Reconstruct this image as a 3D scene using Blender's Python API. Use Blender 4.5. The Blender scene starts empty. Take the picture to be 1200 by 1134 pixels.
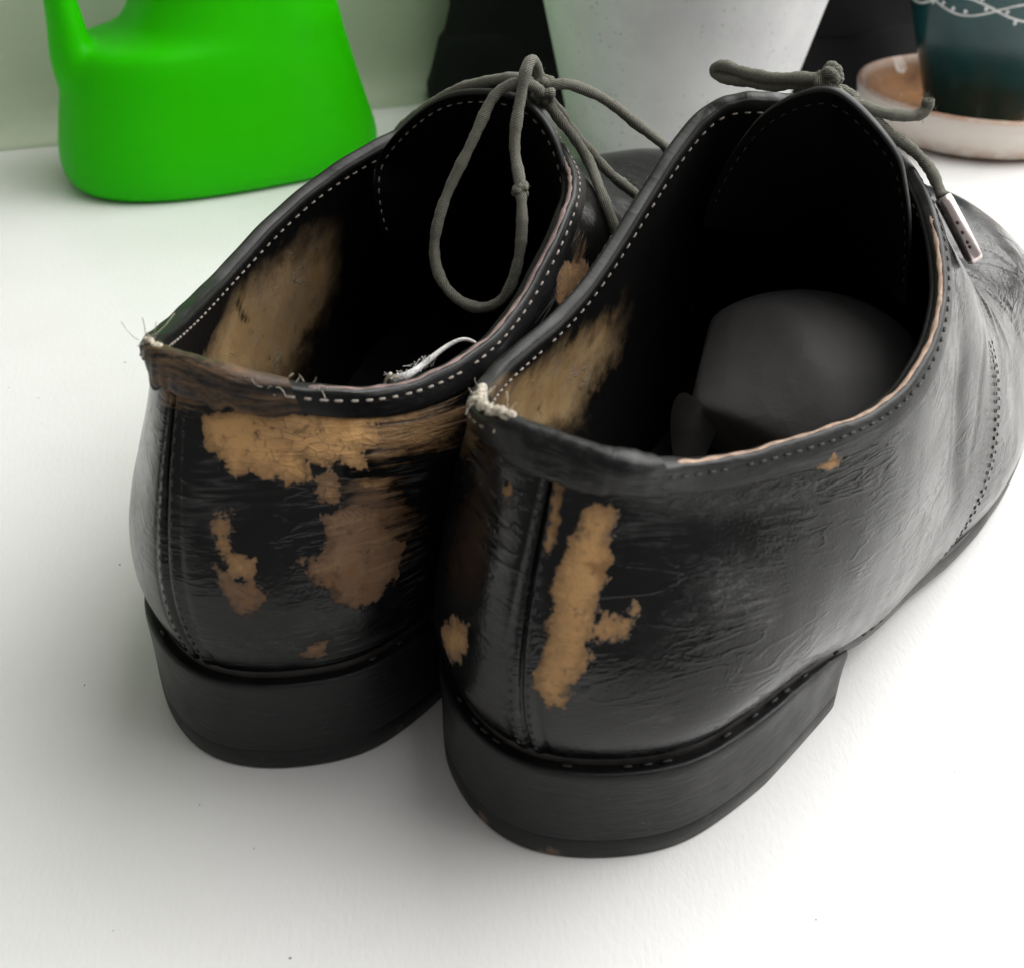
import bpy, bmesh, math, random
import numpy as np
from mathutils import Matrix, Vector
rnd = random.Random(7)
CM = 0.01
scene = bpy.context.scene
COL = scene.collection

# ------------------------------------------------------------------ camera
cam_d = bpy.data.cameras.new('camera')
cam = bpy.data.objects.new('camera', cam_d); COL.objects.link(cam)
scene.camera = cam
PITCH, ROLL, CAM_H = 0.58453, 0.023785, 19.518
_fw = Vector((0, math.cos(PITCH), -math.sin(PITCH))); _r = Vector((1, 0, 0)); _u = _r.cross(_fw)
_r2 = math.cos(ROLL)*_r + math.sin(ROLL)*_u; _u2 = -math.sin(ROLL)*_r + math.cos(ROLL)*_u
cam.matrix_world = Matrix(((_r2.x, _u2.x, -_fw.x, 0), (_r2.y, _u2.y, -_fw.y, 0), (_r2.z, _u2.z, -_fw.z, CAM_H*CM), (0, 0, 0, 1)))
cam_d.sensor_width = 36; cam_d.lens = 1490.34/1200*36
cam_d.clip_start = 0.01; cam_d.clip_end = 50
cam_d.dof.use_dof = True; cam_d.dof.focus_distance = 0.295; cam_d.dof.aperture_fstop = 27

# ------------------------------------------------------------------ light
world = bpy.data.worlds.new('World'); scene.world = world; world.use_nodes = True
bg = world.node_tree.nodes['Background']
bg.inputs[0].default_value = (1.0, 0.97, 0.94, 1); bg.inputs[1].default_value = 0.25

def area(name, loc, target, sx, sy, power, color):
    d = bpy.data.lights.new(name, 'AREA'); d.shape = 'RECTANGLE'; d.size = sx; d.size_y = sy
    d.energy = power; d.color = color
    o = bpy.data.objects.new(name, d); COL.objects.link(o)
    o.location = loc
    o.rotation_euler = (Vector(target)-Vector(loc)).to_track_quat('-Z', 'Y').to_euler()
    return o
# the tall window at the far right of the sill, where the wall ends
area('window_light', (0.75, 0.95, 0.86), (0.04, 0.34, 0.02), 1.7, 1.6, 26, (1.0, 0.99, 0.975))
# added soft lamp, high on the window side, to whiten the sill
area('side_fill_light', (0.70, 0.42, 1.10), (0.02, 0.30, 0.02), 1.5, 1.4, 20.5, (1.0, 0.99, 0.975))
scene.view_settings.view_transform = 'Standard'
scene.view_settings.look = 'None'
scene.view_settings.gamma = 1
scene.view_settings.use_curve_mapping = False
scene.view_settings.exposure = 0.0
scene.render.engine = 'CYCLES'
scene.cycles.max_bounces = 6
scene.cycles.use_adaptive_sampling = True
scene.cycles.adaptive_threshold = 0.03

# ------------------------------------------------------------------ material helpers
class NT:
    def __init__(s, name):
        s.m = bpy.data.materials.new(name); s.m.use_nodes = True
        s.t = s.m.node_tree; s.b = s.t.nodes['Principled BSDF']
    def n(s, typ, **kw):
        nd = s.t.nodes.new(typ)
        ins = kw.pop('ins', {})
        for k, v in kw.items(): setattr(nd, k, v)
        for k, v in ins.items(): s.set(nd.inputs[k], v)
        return nd
    def set(s, sock, v):
        if hasattr(v, 'is_output') or isinstance(v, bpy.types.NodeSocket): s.t.links.new(v, sock)
        else:
            if isinstance(v, (tuple, list)) and len(v) == 3 and sock.type == 'RGBA': v = (*v, 1)
            sock.default_value = v
    def p(s, **kw):
        for k, v in kw.items(): s.set(s.b.inputs[k.replace('_', ' ')], v)
    def coord(s, kind='Object'):
        return s.n('ShaderNodeTexCoord').outputs[kind]
    def noise(s, scale, detail=4, rough=0.55, vec=None, dist=0.0):
        nd = s.n('ShaderNodeTexNoise', ins={'Scale': scale, 'Detail': detail, 'Roughness': rough, 'Distortion': dist})
        s.set(nd.inputs['Vector'], vec if vec is not None else s.coord())
        return nd.outputs['Fac']
    def vor(s, scale, feature='F1', vec=None, out='Distance'):
        nd = s.n('ShaderNodeTexVoronoi', feature=feature, ins={'Scale': scale})
        s.set(nd.inputs['Vector'], vec if vec is not None else s.coord())
        return nd.outputs[out]
    def mapping(s, scale=(1, 1, 1), rot=(0, 0, 0), vec=None):
        nd = s.n('ShaderNodeMapping', ins={'Scale': scale, 'Rotation': rot})
        s.set(nd.inputs['Vector'], vec if vec is not None else s.coord())
        return nd.outputs[0]
    def math(s, op, a, b=0.0, clamp=False):
        nd = s.n('ShaderNodeMath', operation=op, use_clamp=clamp)
        s.set(nd.inputs[0], a); s.set(nd.inputs[1], b)
        return nd.outputs[0]
    def ramp(s, fac, a, b, lo=0.0, hi=1.0, smooth=True):
        nd = s.n('ShaderNodeMapRange', interpolation_type='SMOOTHSTEP' if smooth else 'LINEAR')
        s.set(nd.inputs['Value'], fac)
        for k, v in (('From Min', a), ('From Max', b), ('To Min', lo), ('To Max', hi)): s.set(nd.inputs[k], v)
        return nd.outputs[0]
    def mix(s, fac, a, b):
        nd = s.n('ShaderNodeMix', data_type='RGBA')
        s.set(nd.inputs[0], fac); s.set(nd.inputs[6], a); s.set(nd.inputs[7], b)
        return nd.outputs[2]
    def bump(s, h, strength, dist, prev=None):
        nd = s.n('ShaderNodeBump', ins={'Strength': strength, 'Distance': dist})
        s.set(nd.inputs['Height'], h)
        if prev is not None: s.set(nd.inputs['Normal'], prev)
        return nd.outputs[0]
    def attr(s, name):
        return s.n('ShaderNodeAttribute', attribute_name=name).outputs['Fac']

def m_leather(name, base=(0.0035, 0.0035, 0.0037), rough=0.20, tan=(0.54, 0.31, 0.125), crease=1.0):
    t = NT(name)
    n1 = t.noise(260, 5, 0.65); n2 = t.noise(900, 4, 0.7); n3 = t.noise(60, 4, 0.6)
    uv = t.coord('UV')                         # the flattened upper, in cm
    def ridged(scale, rot, sc, dist, sharp, detail=3.0):
        n = t.noise(sc, detail, 0.55, vec=t.mapping((*scale, 1), (0, 0, rot), vec=uv), dist=dist)
        r = t.math('SUBTRACT', 1.0, t.math('MULTIPLY', t.math('ABSOLUTE', t.math('SUBTRACT', n, 0.5)), 5.0), clamp=True)
        return t.math('POWER', r, sharp)
    mlow = t.noise(0.28, 3, 0.6, vec=uv)
    wa = t.math('MULTIPLY', ridged((0.55, 2.0), 0.55, 1.0, 0.9, 5.0), t.ramp(mlow, 0.40, 0.58))
    wa = t.math('SUBTRACT', 0.0, wa)
    wb = t.math('SUBTRACT', 0.0, t.math('MULTIPLY', ridged((0.40, 3.6), -0.12, 1.0, 0.9, 2.0), t.ramp(t.noise(0.45, 3, 0.6, vec=uv), 0.48, 0.66)))
    pebble = t.vor(8.0, 'DISTANCE_TO_EDGE', vec=uv)
    streakuv = t.noise(1.0, 5, 0.65, vec=t.mapping((0.45, 5.5, 1), (0, 0, 0.10), vec=uv), dist=0.5)
    wear = t.attr('wear')                      # signed distance in cm, positive inside a worn patch
    e = t.math('ADD', t.math('ADD', wear, 0.05), t.math('MULTIPLY', t.math('SUBTRACT', n1, 0.5), 0.62))
    e = t.math('ADD', e, t.math('MULTIPLY', t.math('SUBTRACT', n2, 0.5), 0.35))
    w = t.ramp(e, -0.02, t.ramp(n3, 0.35, 0.65, 0.02, 0.10))
    w = t.math('MULTIPLY', w, t.ramp(t.noise(210, 7, 0.82, dist=0.4), 0.32, 0.46, 0.35, 1.0))
    soft = t.attr('fade')                      # rubbed, half worn leather
    n4 = t.noise(130, 6, 0.75)
    sw = t.math('MULTIPLY', t.ramp(t.math('ADD', soft, t.math('ADD', t.math('MULTIPLY', t.math('SUBTRACT', n4, 0.5), 0.8), t.math('MULTIPLY', t.math('SUBTRACT', streakuv, 0.5), 1.9))), 0.35, 0.95), 0.85)
    w = t.math('MAXIMUM', w, sw)
    streak = streakuv
    big = t.noise(28, 3, 0.6)
    tcol = t.mix(t.ramp(t.math('ADD', t.math('MULTIPLY', t.attr('deep'), 0.9), t.math('MULTIPLY', t.math('SUBTRACT', big, 0.5), 1.6)), 0.0, 0.9), tan, (0.20, 0.118, 0.070))
    tcol = t.mix(t.ramp(n3, 0.45, 0.75, 0, 0.7), tcol, (0.13, 0.075, 0.042))
    tcol = t.mix(t.ramp(streak, 0.45, 0.75, 0, 0.35), tcol, (0.45, 0.29, 0.15))
    tcol = t.mix(t.ramp(t.noise(600, 3, 0.7), 0.55, 0.75, 0, 0.6), tcol, (0.06, 0.035, 0.02))
    tcol = t.mix(t.ramp(e, 0.0, 0.34, 0.55, 0.0), tcol, (0.075, 0.042, 0.024))     # browner towards the rim of each patch
    crack = t.ramp(t.vor(3.2, 'DISTANCE_TO_EDGE', vec=t.mapping((0.7, 1.3, 1), (0, 0, 0.3), vec=uv)), 0.0, 0.05)
    tcol = t.mix(t.math('MULTIPLY', t.ramp(crack, 0.0, 0.8, 1, 0), t.ramp(t.noise(90, 3), 0.5, 0.62, 0, 0.55)), tcol, (0.05, 0.03, 0.018))
    tcol = t.mix(t.ramp(t.noise(75, 5, 0.7, dist=0.5), 0.50, 0.68, 0, 0.75), tcol, (0.22, 0.105, 0.035))
    scuff = t.attr('scuff')
    sn = t.noise(1.0, 6, 0.75, vec=t.mapping((350, 350, 900)))
    sc = t.math('MULTIPLY', scuff, t.ramp(sn, 0.45, 0.72))
    dust = t.ramp(t.noise(45, 6, 0.7), 0.5, 0.85, 0, 0.35)
    bcol = t.mix(dust, base, tuple(c*2.2 for c in base))
    bcol = t.mix(t.math('MULTIPLY', sc, 0.55), bcol, (0.13, 0.13, 0.13))
    hair = t.math('MULTIPLY', ridged((0.20, 3.0), 0.9, 1.6, 0.4, 6.0, 2.0), t.ramp(t.noise(0.5, 3, vec=uv), 0.5, 0.66))
    bcol = t.mix(t.math('MULTIPLY', hair, 0.5), bcol, (0.10, 0.10, 0.10))
    col = t.mix(w, bcol, tcol)
    r0 = t.ramp(n3, 0.3, 0.75, rough-0.06, rough+0.10)
    r0 = t.math('ADD', r0, t.math('MULTIPLY', sc, 0.22))
    rr = t.n('ShaderNodeMix', data_type='FLOAT'); t.set(rr.inputs[0], w); t.set(rr.inputs[2], r0); t.set(rr.inputs[3], 0.68)
    # relief: pebbled grain, fine wrinkles running with the leather, the step at the edge of the lost finish
    b = t.bump(pebble, 0.16, 0.0004)
    b = t.bump(wa, 0.26*crease, 0.0005, b)
    b = t.bump(wb, 0.16*crease, 0.0004, b)
    b = t.bump(sn, t.math('MULTIPLY', scuff, 0.5), 0.0006, b)
    b = t.bump(t.math('SUBTRACT', 1.0, w), 0.5, 0.0004, b)
    b = t.bump(crack, t.math('MULTIPLY', w, 0.18), 0.0003, b)
    t.p(Base_Color=col, Roughness=rr.outputs[0], Normal=b, Specular_IOR_Level=0.34)
    return t.m

def m_plain(name, col, rough=0.5, bump_scale=None, bump=0.2, dist=0.0005, var=0.25, metallic=0.0, var_scale=120):
    t = NT(name)
    v = t.noise(var_scale, 5, 0.65)
    t.p(Base_Color=t.mix(t.ramp(v, 0.3, 0.75), tuple(c*(1-var) for c in col), tuple(min(1, c*(1+var)) for c in col)),
        Roughness=t.ramp(t.noise(var_scale*0.6, 3), 0.3, 0.7, max(0, rough-0.06), min(1, rough+0.06)), Metallic=metallic)
    if bump_scale: t.p(Normal=t.bump(t.noise(bump_scale, 4, 0.6), bump, dist))
    return t.m

def m_heel():
    t = NT('heel_leather')
    n = t.noise(1.0, 5, 0.7, vec=t.mapping((120, 120, 900)))
    col = t.mix(t.ramp(n, 0.4, 0.75), (0.007, 0.007, 0.0075), (0.015, 0.0145, 0.014))
    e = t.attr('wear')
    n1 = t.noise(350, 5, 0.7)
    w = t.ramp(t.math('ADD', e, t.math('MULTIPLY', t.math('SUBTRACT', n1, 0.5), 0.8)), 0.0, 0.08)
    col = t.mix(w, col, (0.12, 0.075, 0.045))
    sc = t.ramp(t.noise(1.0, 7, 0.8, vec=t.mapping((160, 160, 330)), dist=0.5), 0.60, 0.72)
    col = t.mix(t.math('MULTIPLY', sc, 0.45), col, (0.10, 0.098, 0.095))
    b = t.bump(n, 0.4, 0.0005); b = t.bump(t.noise(700, 4, 0.7), 0.2, 0.0003, b); b = t.bump(sc, 0.3, 0.0004, b)
    t.p(Base_Color=col, Roughness=t.ramp(t.noise(70, 4), 0.3, 0.7, 0.34, 0.5), Normal=b, Specular_IOR_Level=0.3)
    return t.m

def m_lining():
    t = NT('lining_leather')
    wear = t.attr('wear')
    n1 = t.noise(150, 5, 0.65); n2 = t.noise(700, 4, 0.7)
    e = t.math('ADD', wear, t.math('MULTIPLY', t.math('SUBTRACT', n1, 0.5), 1.6))
    w = t.ramp(e, t.ramp(t.noise(30, 3), 0.4, 0.6, -0.45, -1.1), t.ramp(t.noise(30, 3), 0.4, 0.6, 0.45, 1.1))  # tan fades softly to black: partly wear, partly painted light fall-off
    col = t.mix(t.ramp(t.noise(110, 4), 0.35, 0.7), (0.40, 0.25, 0.11), (0.50, 0.34, 0.17))
    col = t.mix(t.ramp(t.noise(60, 4), 0.35, 0.7, 0, 0.55), col, (0.27, 0.20, 0.14))
    col = t.mix(t.ramp(t.noise(260, 6, 0.75, dist=0.5), 0.58, 0.70, 0, 0.8), col, (0.05, 0.04, 0.032))
    flake = t.math('MULTIPLY', t.ramp(t.noise(95, 6, 0.7, dist=0.8), 0.60, 0.64), w)
    col = t.mix(t.math('MULTIPLY', flake, 0.6), col, (0.34, 0.29, 0.24))
    col = t.mix(w, (0.003, 0.0027, 0.0027), col)
    t.p(Base_Color=col, Roughness=0.62, Specular_IOR_Level=0.25, Normal=t.bump(flake, 0.4, 0.0006, t.bump(t.noise(180, 5, 0.65), 0.3, 0.0010)))
    return t.m

def m_lace():
    t = NT('cotton_lace')
    w = t.n('ShaderNodeTexBrick')
    uv = t.coord('UV')
    wv = t.n('ShaderNodeTexWave', wave_type='BANDS', bands_direction='DIAGONAL', ins={'Scale': 2.4, 'Distortion': 1.2, 'Detail': 2.0})
    t.set(wv.inputs['Vector'], t.mapping((1, 1, 1), vec=uv))
    h = wv.outputs['Fac']
    n = t.noise(1600, 5, 0.85)
    f = t.ramp(t.math('ADD', t.math('MULTIPLY', h, 0.5), t.math('MULTIPLY', n, 1.1)), 0.55, 1.0)
    col = t.mix(f, (0.10, 0.10, 0.08), (0.37, 0.365, 0.305))
    t.t.nodes.remove(w)
    b = t.bump(h, 0.55, 0.0004); b = t.bump(n, 0.8, 0.0008, b)
    t.p(Base_Color=col, Roughness=0.9, Normal=b, Specular_IOR_Level=0.2)
    return t.m

def m_sill():
    t = NT('sill_paint')
    n = t.noise(9, 5, 0.6)
    col = t.mix(t.ramp(n, 0.3, 0.7), (0.76, 0.76, 0.75), (0.80, 0.80, 0.79))
    sp = t.vor(38, 'F1'); cell = t.vor(38, 'F1', out='Color')
    sep = t.n('ShaderNodeSeparateColor'); t.set(sep.inputs[0], cell)
    speck = t.math('MULTIPLY', t.ramp(sp, 0.012, 0.026, 1, 0), t.ramp(sep.outputs[0], 0.93, 0.94))
    col = t.mix(t.math('MULTIPLY', speck, 0.8), col, (0.12, 0.10, 0.08))
    smudge = t.ramp(t.noise(28, 6, 0.7, dist=0.8), 0.62, 0.8, 0, 0.12)
    col = t.mix(smudge, col, (0.5, 0.48, 0.45))
    b = t.bump(t.noise(1.0, 4, 0.6, vec=t.mapping((900, 300, 300), (0, 0, 0.5))), 0.22, 0.0004)
    b = t.bump(t.noise(18, 3, 0.5), 0.05, 0.002, b)
    t.p(Base_Color=col, Roughness=t.ramp(n, 0.3, 0.7, 0.34, 0.44), Normal=b)
    return t.m

def m_wall():
    t = NT('wall_bounce_tint')
    n = t.noise(12, 6, 0.65)
    col = t.mix(t.ramp(n, 0.35, 0.7), (0.46, 0.52, 0.39), (0.53, 0.58, 0.45))  # green in the paint stands in for light bounced off the can
    t.p(Base_Color=col, Roughness=0.7, Normal=t.bump(t.noise(140, 4, 0.6), 0.2, 0.001))
    return t.m

def m_can():
    t = NT('green_plastic')
    n = t.noise(25, 4)
    t.p(Base_Color=t.mix(n, (0.014, 0.48, 0.0), (0.030, 0.54, 0.0)), Roughness=0.38, Specular_IOR_Level=0.09,
        Subsurface_Weight=0.15, Subsurface_Radius=(0.002, 0.012, 0.001), Subsurface_Scale=1.0,
        Normal=t.bump(t.noise(1200, 3, 0.6), 0.06, 0.0003))
    return t.m

def m_pot_white():
    t = NT('speckled_pot')
    n = t.noise(30, 5, 0.6)
    col = t.mix(t.ramp(n, 0.3, 0.7), (0.57, 0.57, 0.58), (0.66, 0.66, 0.66))
    a = t.vor(520, 'F1'); c = t.vor(520, 'F1', out='Color')
    s = t.n('ShaderNodeSeparateColor'); t.set(s.inputs[0], c)
    k = t.math('MULTIPLY', t.ramp(a, 0.15, 0.42, 1, 0), t.ramp(s.outputs[0], 0.72, 0.78))
    col = t.mix(t.math('MULTIPLY', t.math('MULTIPLY', k, t.ramp(t.noise(40, 4), 0.42, 0.68)), 0.6), col, (0.25, 0.24, 0.23))
    t.p(Base_Color=col, Roughness=0.55, Normal=t.bump(t.noise(500, 4), 0.15, 0.0006))
    return t.m

def m_saucer():
    t = NT('saucer_ceramic')
    st = t.attr('stain')
    n = t.noise(70, 6, 0.7, dist=0.6)
    k = t.math('MULTIPLY', st, t.ramp(n, 0.30, 0.44))
    col = t.mix(k, (0.72, 0.66, 0.60), t.mix(t.ramp(t.noise(45, 4), 0.4, 0.65), (0.30, 0.135, 0.040), (0.15, 0.06, 0.018)))
    k2 = t.math('MULTIPLY', t.attr('edge'), t.ramp(t.noise(110, 5, 0.7), 0.35, 0.6))
    col = t.mix(k2, col, (0.42, 0.19, 0.10))
    t.p(Base_Color=col, Roughness=0.6, Specular_IOR_Level=0.15)
    return t.m

def m_paper():
    t = NT('crumpled_paper')
    v1 = t.vor(42, 'F1'); v2 = t.vor(120, 'F1')
    b = t.bump(v1, 0.35, 0.005); b = t.bump(v2, 0.25, 0.0015, b); b = t.bump(t.noise(900, 4), 0.2, 0.0004, b)
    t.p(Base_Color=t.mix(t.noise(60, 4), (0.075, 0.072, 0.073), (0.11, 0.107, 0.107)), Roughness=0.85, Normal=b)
    return t.m

def m_bag():
    t = NT('black_fabric')
    n = t.noise(1.0, 3, 0.6, vec=t.mapping((900, 900, 2200)))
    col = t.mix(n, (0.006, 0.006, 0.0065), (0.014, 0.014, 0.015))
    t.p(Base_Color=col, Roughness=0.85, Normal=t.bump(n, 0.3, 0.0004), Specular_IOR_Level=0.25)
    return t.m

M = dict(
    leather=m_leather('black_leather'), edge=m_leather('collar_leather', rough=0.42, crease=0.6),
    heel=m_heel(), lining=m_lining(), lace=m_lace(), sill=m_sill(), wall=m_wall(), can=m_can(),
    pot=m_pot_white(), saucer=m_saucer(), bag=m_bag(),
    raw=m_plain('raw_leather_edge', (0.38, 0.26, 0.19), 0.75, 500, 0.4, 0.0006, 0.35, var_scale=300),
    raw_pink=m_plain('worn_collar_edge', (0.20, 0.135, 0.125), 0.7, 500, 0.4, 0.0006, 0.35, var_scale=300),
    thread=m_plain('pale_thread', (0.27, 0.24, 0.21), 0.8, 1500, 0.4, 0.0003, 0.3, var_scale=500),
    dark_thread=m_plain('dark_thread', (0.02, 0.02, 0.021), 0.6, 1500, 0.4, 0.0003, 0.3, var_scale=500),
    fray=m_plain('frayed_cotton', (0.52, 0.47, 0.38), 0.9, 900, 0.6, 0.0006, 0.35, var_scale=400),
    white_thread=m_plain('loose_thread_cotton', (0.58, 0.57, 0.56), 0.9, 1500, 0.5, 0.0004, 0.2, var_scale=500),
    insole=m_plain('insole_leather', (0.012, 0.011, 0.010), 0.6, 500, 0.3, 0.0004),
    sole=m_plain('sole_edge', (0.030, 0.026, 0.024), 0.5, 500, 0.3, 0.0004, 0.35),
    lift=m_plain('rubber_lift', (0.020, 0.019, 0.019), 0.6, 600, 0.4, 0.0005, 0.4),
    groove=m_plain('dark_groove', (0.006, 0.006, 0.006), 0.6),
    metal=m_plain('aglet_metal', (0.75, 0.66, 0.64), 0.28, 600, 0.1, 0.0002, 0.1, metallic=1.0),
    hole=m_plain('punched_hole', (0.05, 0.012, 0.02), 0.7),
    paper=m_paper(),
    teal=m_plain('teal_glaze', (0.006, 0.050, 0.052), 0.22, None, var=0.2, var_scale=30),
    print=m_plain('white_print', (0.72, 0.74, 0.73), 0.5),
    soil=m_plain('potting_soil', (0.03, 0.02, 0.014), 0.95, 150, 1.0, 0.004, 0.5),
    grit=m_plain('dark_grit', (0.22, 0.19, 0.16), 0.8),
    rust=m_plain('dried_mud', (0.10, 0.045, 0.03), 0.9, 500, 0.5, 0.001),
)

# ------------------------------------------------------------------ mesh helpers (centimetres in, metres out)
def obj(name, V, F, mat, parent=None, smooth=True, mirror=False, kind=None, label=None, attrs=None, uv=None):
    V = np.asarray(V, float)*CM
    if mirror:
        V = V*np.array([-1, 1, 1]); F = [tuple(reversed(f)) for f in F]
    me = bpy.data.meshes.new(name)
    me.from_pydata(V.tolist(), [], [tuple(map(int, f)) for f in F])
    me.update()
    if smooth: me.polygons.foreach_set('use_smooth', [True]*len(me.polygons))
    for k, a in (attrs or {}).items():
        at = me.attributes.new(k, 'FLOAT', 'POINT'); at.data.foreach_set('value', np.asarray(a, np.float32))
    if uv is not None:
        l = me.uv_layers.new(name='UVMap'); idx = np.empty(len(me.loops), np.int32); me.loops.foreach_get('vertex_index', idx)
        l.data.foreach_set('uv', np.asarray(uv, np.float32)[idx].ravel())
    me.materials.append(mat)
    o = bpy.data.objects.new(name, me); COL.objects.link(o)
    if parent is not None: o.parent = parent
    if kind: o['kind'] = kind
    if label: o['label'] = label
    return o

def tag(o, label, cat, group=None):
    o['label'] = label; o['category'] = cat
    if group: o['group'] = group
    return o

def empty(name, loc, rz=0.0):
    o = bpy.data.objects.new(name, None); COL.objects.link(o)
    o.location = tuple(c*CM for c in loc); o.rotation_euler = (0, 0, rz); o.empty_display_size = 0.02
    return o

def grid_faces(nr, nc, closed=False, flip=False):
    F = []
    for i in range(nr-1):
        for j in range(nc if closed else nc-1):
            k = (j+1) % nc
            f = (i*nc+j, i*nc+k, (i+1)*nc+k, (i+1)*nc+j)
            F.append(f[::-1] if flip else f)
    return F

def join(parts):
    V, F, n = [], [], 0
    for v, f in parts:
        v = np.asarray(v, float); V.append(v); F += [tuple(i+n for i in q) for q in f]; n += len(v)
    return np.vstack(V), F

# ==== SHAPE BEGIN
def nspline(t, Y, tq, periodic=False):
    """natural or periodic C2 cubic spline; Y (n, ...) at knots t, evaluated at tq"""
    t = np.asarray(t, float); Y = np.asarray(Y, float); n = len(t)
    shp = Y.shape[1:]; Y2 = Y.reshape(n, -1)
    h = np.diff(t); A = np.zeros((n, n)); B = np.zeros((n, Y2.shape[1]))
    for i in range(1, n-1):
        A[i, i-1] = h[i-1]; A[i, i] = 2*(h[i-1]+h[i]); A[i, i+1] = h[i]
        B[i] = 6*((Y2[i+1]-Y2[i])/h[i]-(Y2[i]-Y2[i-1])/h[i-1])
    if periodic:
        A[0, 0] = 2*(h[-1]+h[0]); A[0, 1] = h[0]; A[0, n-2] = h[-1]
        B[0] = 6*((Y2[1]-Y2[0])/h[0]-(Y2[-1]-Y2[-2])/h[-1])
        A[n-1, 0] = 1; A[n-1, n-1] = -1
    else:
        A[0, 0] = 1; A[n-1, n-1] = 1
    Mm = np.linalg.solve(A, B)
    q = np.asarray(tq, float)
    i = np.clip(np.searchsorted(t, q, side='right')-1, 0, n-2)
    a = (t[i+1]-q)/h[i]; b = (q-t[i])/h[i]
    r = a[:, None]*Y2[i]+b[:, None]*Y2[i+1]+((a**3-a)[:, None]*Mm[i]+(b**3-b)[:, None]*Mm[i+1])*(h[i]**2)[:, None]/6
    return r.reshape((len(q),)+shp)

# control net of the upper: (forward, sideways, up) in cm, rows run from the feather line up to the rim
BACK = [(.40, 0, 2.6), (.05, 0, 3.5), (-.10, 0, 4.7), (.05, 0, 6.0), (.40, 0, 7.3), (.75, 0, 8.3), (.97, 0, 9.0)]
LAT = [
 [(1.05, 1.95, 2.6), (.65, 2.10, 3.5), (.50, 2.15, 4.7), (.58, 1.95, 6.0), (.75, 1.55, 7.3), (.88, 1.20, 8.3), (.95, .95, 8.95)],
 [(2.55, 3.05, 2.6), (2.2, 3.40, 3.5), (2.1, 3.45, 4.7), (2.1, 3.20, 5.9), (2.05, 2.70, 7.0), (2.0, 2.2, 7.9), (2.0, 1.78, 8.58)],
 [(5.0, 3.60, 2.55), (4.95, 3.95, 3.4), (4.85, 4.05, 4.4), (4.75, 3.95, 5.4), (4.65, 3.62, 6.4), (4.55, 3.22, 7.2), (4.5, 2.82, 7.9)],
 [(8.2, 4.20, 1.78), (8.1, 4.45, 2.7), (7.95, 4.48, 3.8), (7.8, 4.42, 5.0), (7.7, 4.25, 6.1), (7.65, 4.02, 7.0), (7.6, 3.77, 7.68)],
 [(12., 4.62, .98), (12., 4.85, 1.95), (11.85, 4.85, 3.4), (11.6, 4.60, 5.0), (11.3, 4.32, 6.35), (11., 4.0, 7.5), (10.8, 3.66, 8.44)],
 [(16., 5.42, .86), (15.9, 5.50, 2.0), (15.6, 5.15, 3.5), (15.1, 4.7, 5.0), (14.5, 4.1, 6.6), (13.8, 3.35, 8.0), (13.3, 2.6, 9.3)],
 [(20.5, 5.45, .85), (20.6, 5.5, 1.95), (20.2, 5.0, 3.4), (19.2, 4.15, 5.0), (17.9, 3.2, 6.6), (16.1, 2.35, 8.4), (14.6, 1.5, 10.0)],
 [(25., 4.6, .9), (25.2, 4.75, 2.1), (24.6, 4.25, 3.8), (22.8, 3.2, 5.2), (20., 2.15, 6.5), (17.3, 1.3, 8.4), (15.0, .7, 10.35)],
 [(28.3, 2.5, .95), (28.4, 2.6, 2.15), (27.5, 2.2, 3.95), (25., 1.6, 5.35), (21.3, 1.05, 6.5), (17.7, .62, 8.4), (15.15, .3, 10.45)]]
TOE = [(29.5, 0, 1.0), (29.6, 0, 2.2), (28.6, 0, 4.0), (26., 0, 5.4), (22., 0, 6.5), (18., 0, 8.4), (15.2, 0, 10.47)]
MED = [
 [(1.05, -1.95, 2.6), (.65, -2.10, 3.5), (.52, -2.15, 4.7), (.60, -2.0, 6.0), (.75, -1.7, 7.3), (.86, -1.40, 8.3), (.92, -1.15, 8.95)],
 [(2.55, -3.0, 2.6), (2.2, -3.35, 3.5), (2.1, -3.42, 4.7), (2.1, -3.3, 5.9), (2.1, -3.0, 7.0), (2.1, -2.7, 7.8), (2.1, -2.42, 8.38)],
 [(5.0, -3.35, 2.55), (4.95, -3.65, 3.4), (4.85, -3.8, 4.4), (4.75, -3.8, 5.4), (4.65, -3.65, 6.4), (4.55, -3.4, 7.2), (4.5, -3.15, 7.82)],
 [(8.0, -3.1, 2.2), (8.0, -3.35, 3.1), (7.9, -3.55, 4.1), (7.8, -3.65, 5.1), (7.7, -3.6, 6.1), (7.65, -3.45, 7.1), (7.6, -3.2, 7.86)],
 [(12., -2.9, 1.5), (12., -3.15, 2.5), (11.8, -3.35, 3.8), (11.6, -3.5, 5.2), (11.3, -3.5, 6.7), (11., -3.35, 8.1), (10.8, -3.1, 9.25)],
 [(16., -3.7, 1.0), (15.9, -3.9, 2.1), (15.6, -4.0, 3.5), (15.1, -3.95, 5.2), (14.5, -3.7, 7.0), (13.8, -3.2, 8.7), (13.4, -2.7, 10.1)],
 [(20.5, -4.6, .85), (20.6, -4.7, 1.95), (20.2, -4.4, 3.4), (19.2, -3.8, 5.0), (17.9, -3.1, 6.8), (16.1, -2.35, 8.8), (14.7, -1.6, 10.5)],
 [(25., -4.1, .9), (25.2, -4.25, 2.1), (24.6, -3.85, 3.8), (22.8, -3.0, 5.2), (20., -2.1, 6.6), (17.3, -1.3, 8.55), (15.0, -.75, 10.6)],
 [(28.3, -2.3, .95), (28.4, -2.4, 2.15), (27.5, -2.1, 3.95), (25., -1.55, 5.35), (21.3, -1.0, 6.5), (17.7, -.6, 8.45), (15.15, -.3, 10.52)]]
NET0 = np.array([BACK]+LAT+[TOE]+MED[::-1]+[BACK])          # (21, 7, 3): station 0 heel seam, 10 toe, 20 heel seam
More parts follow.
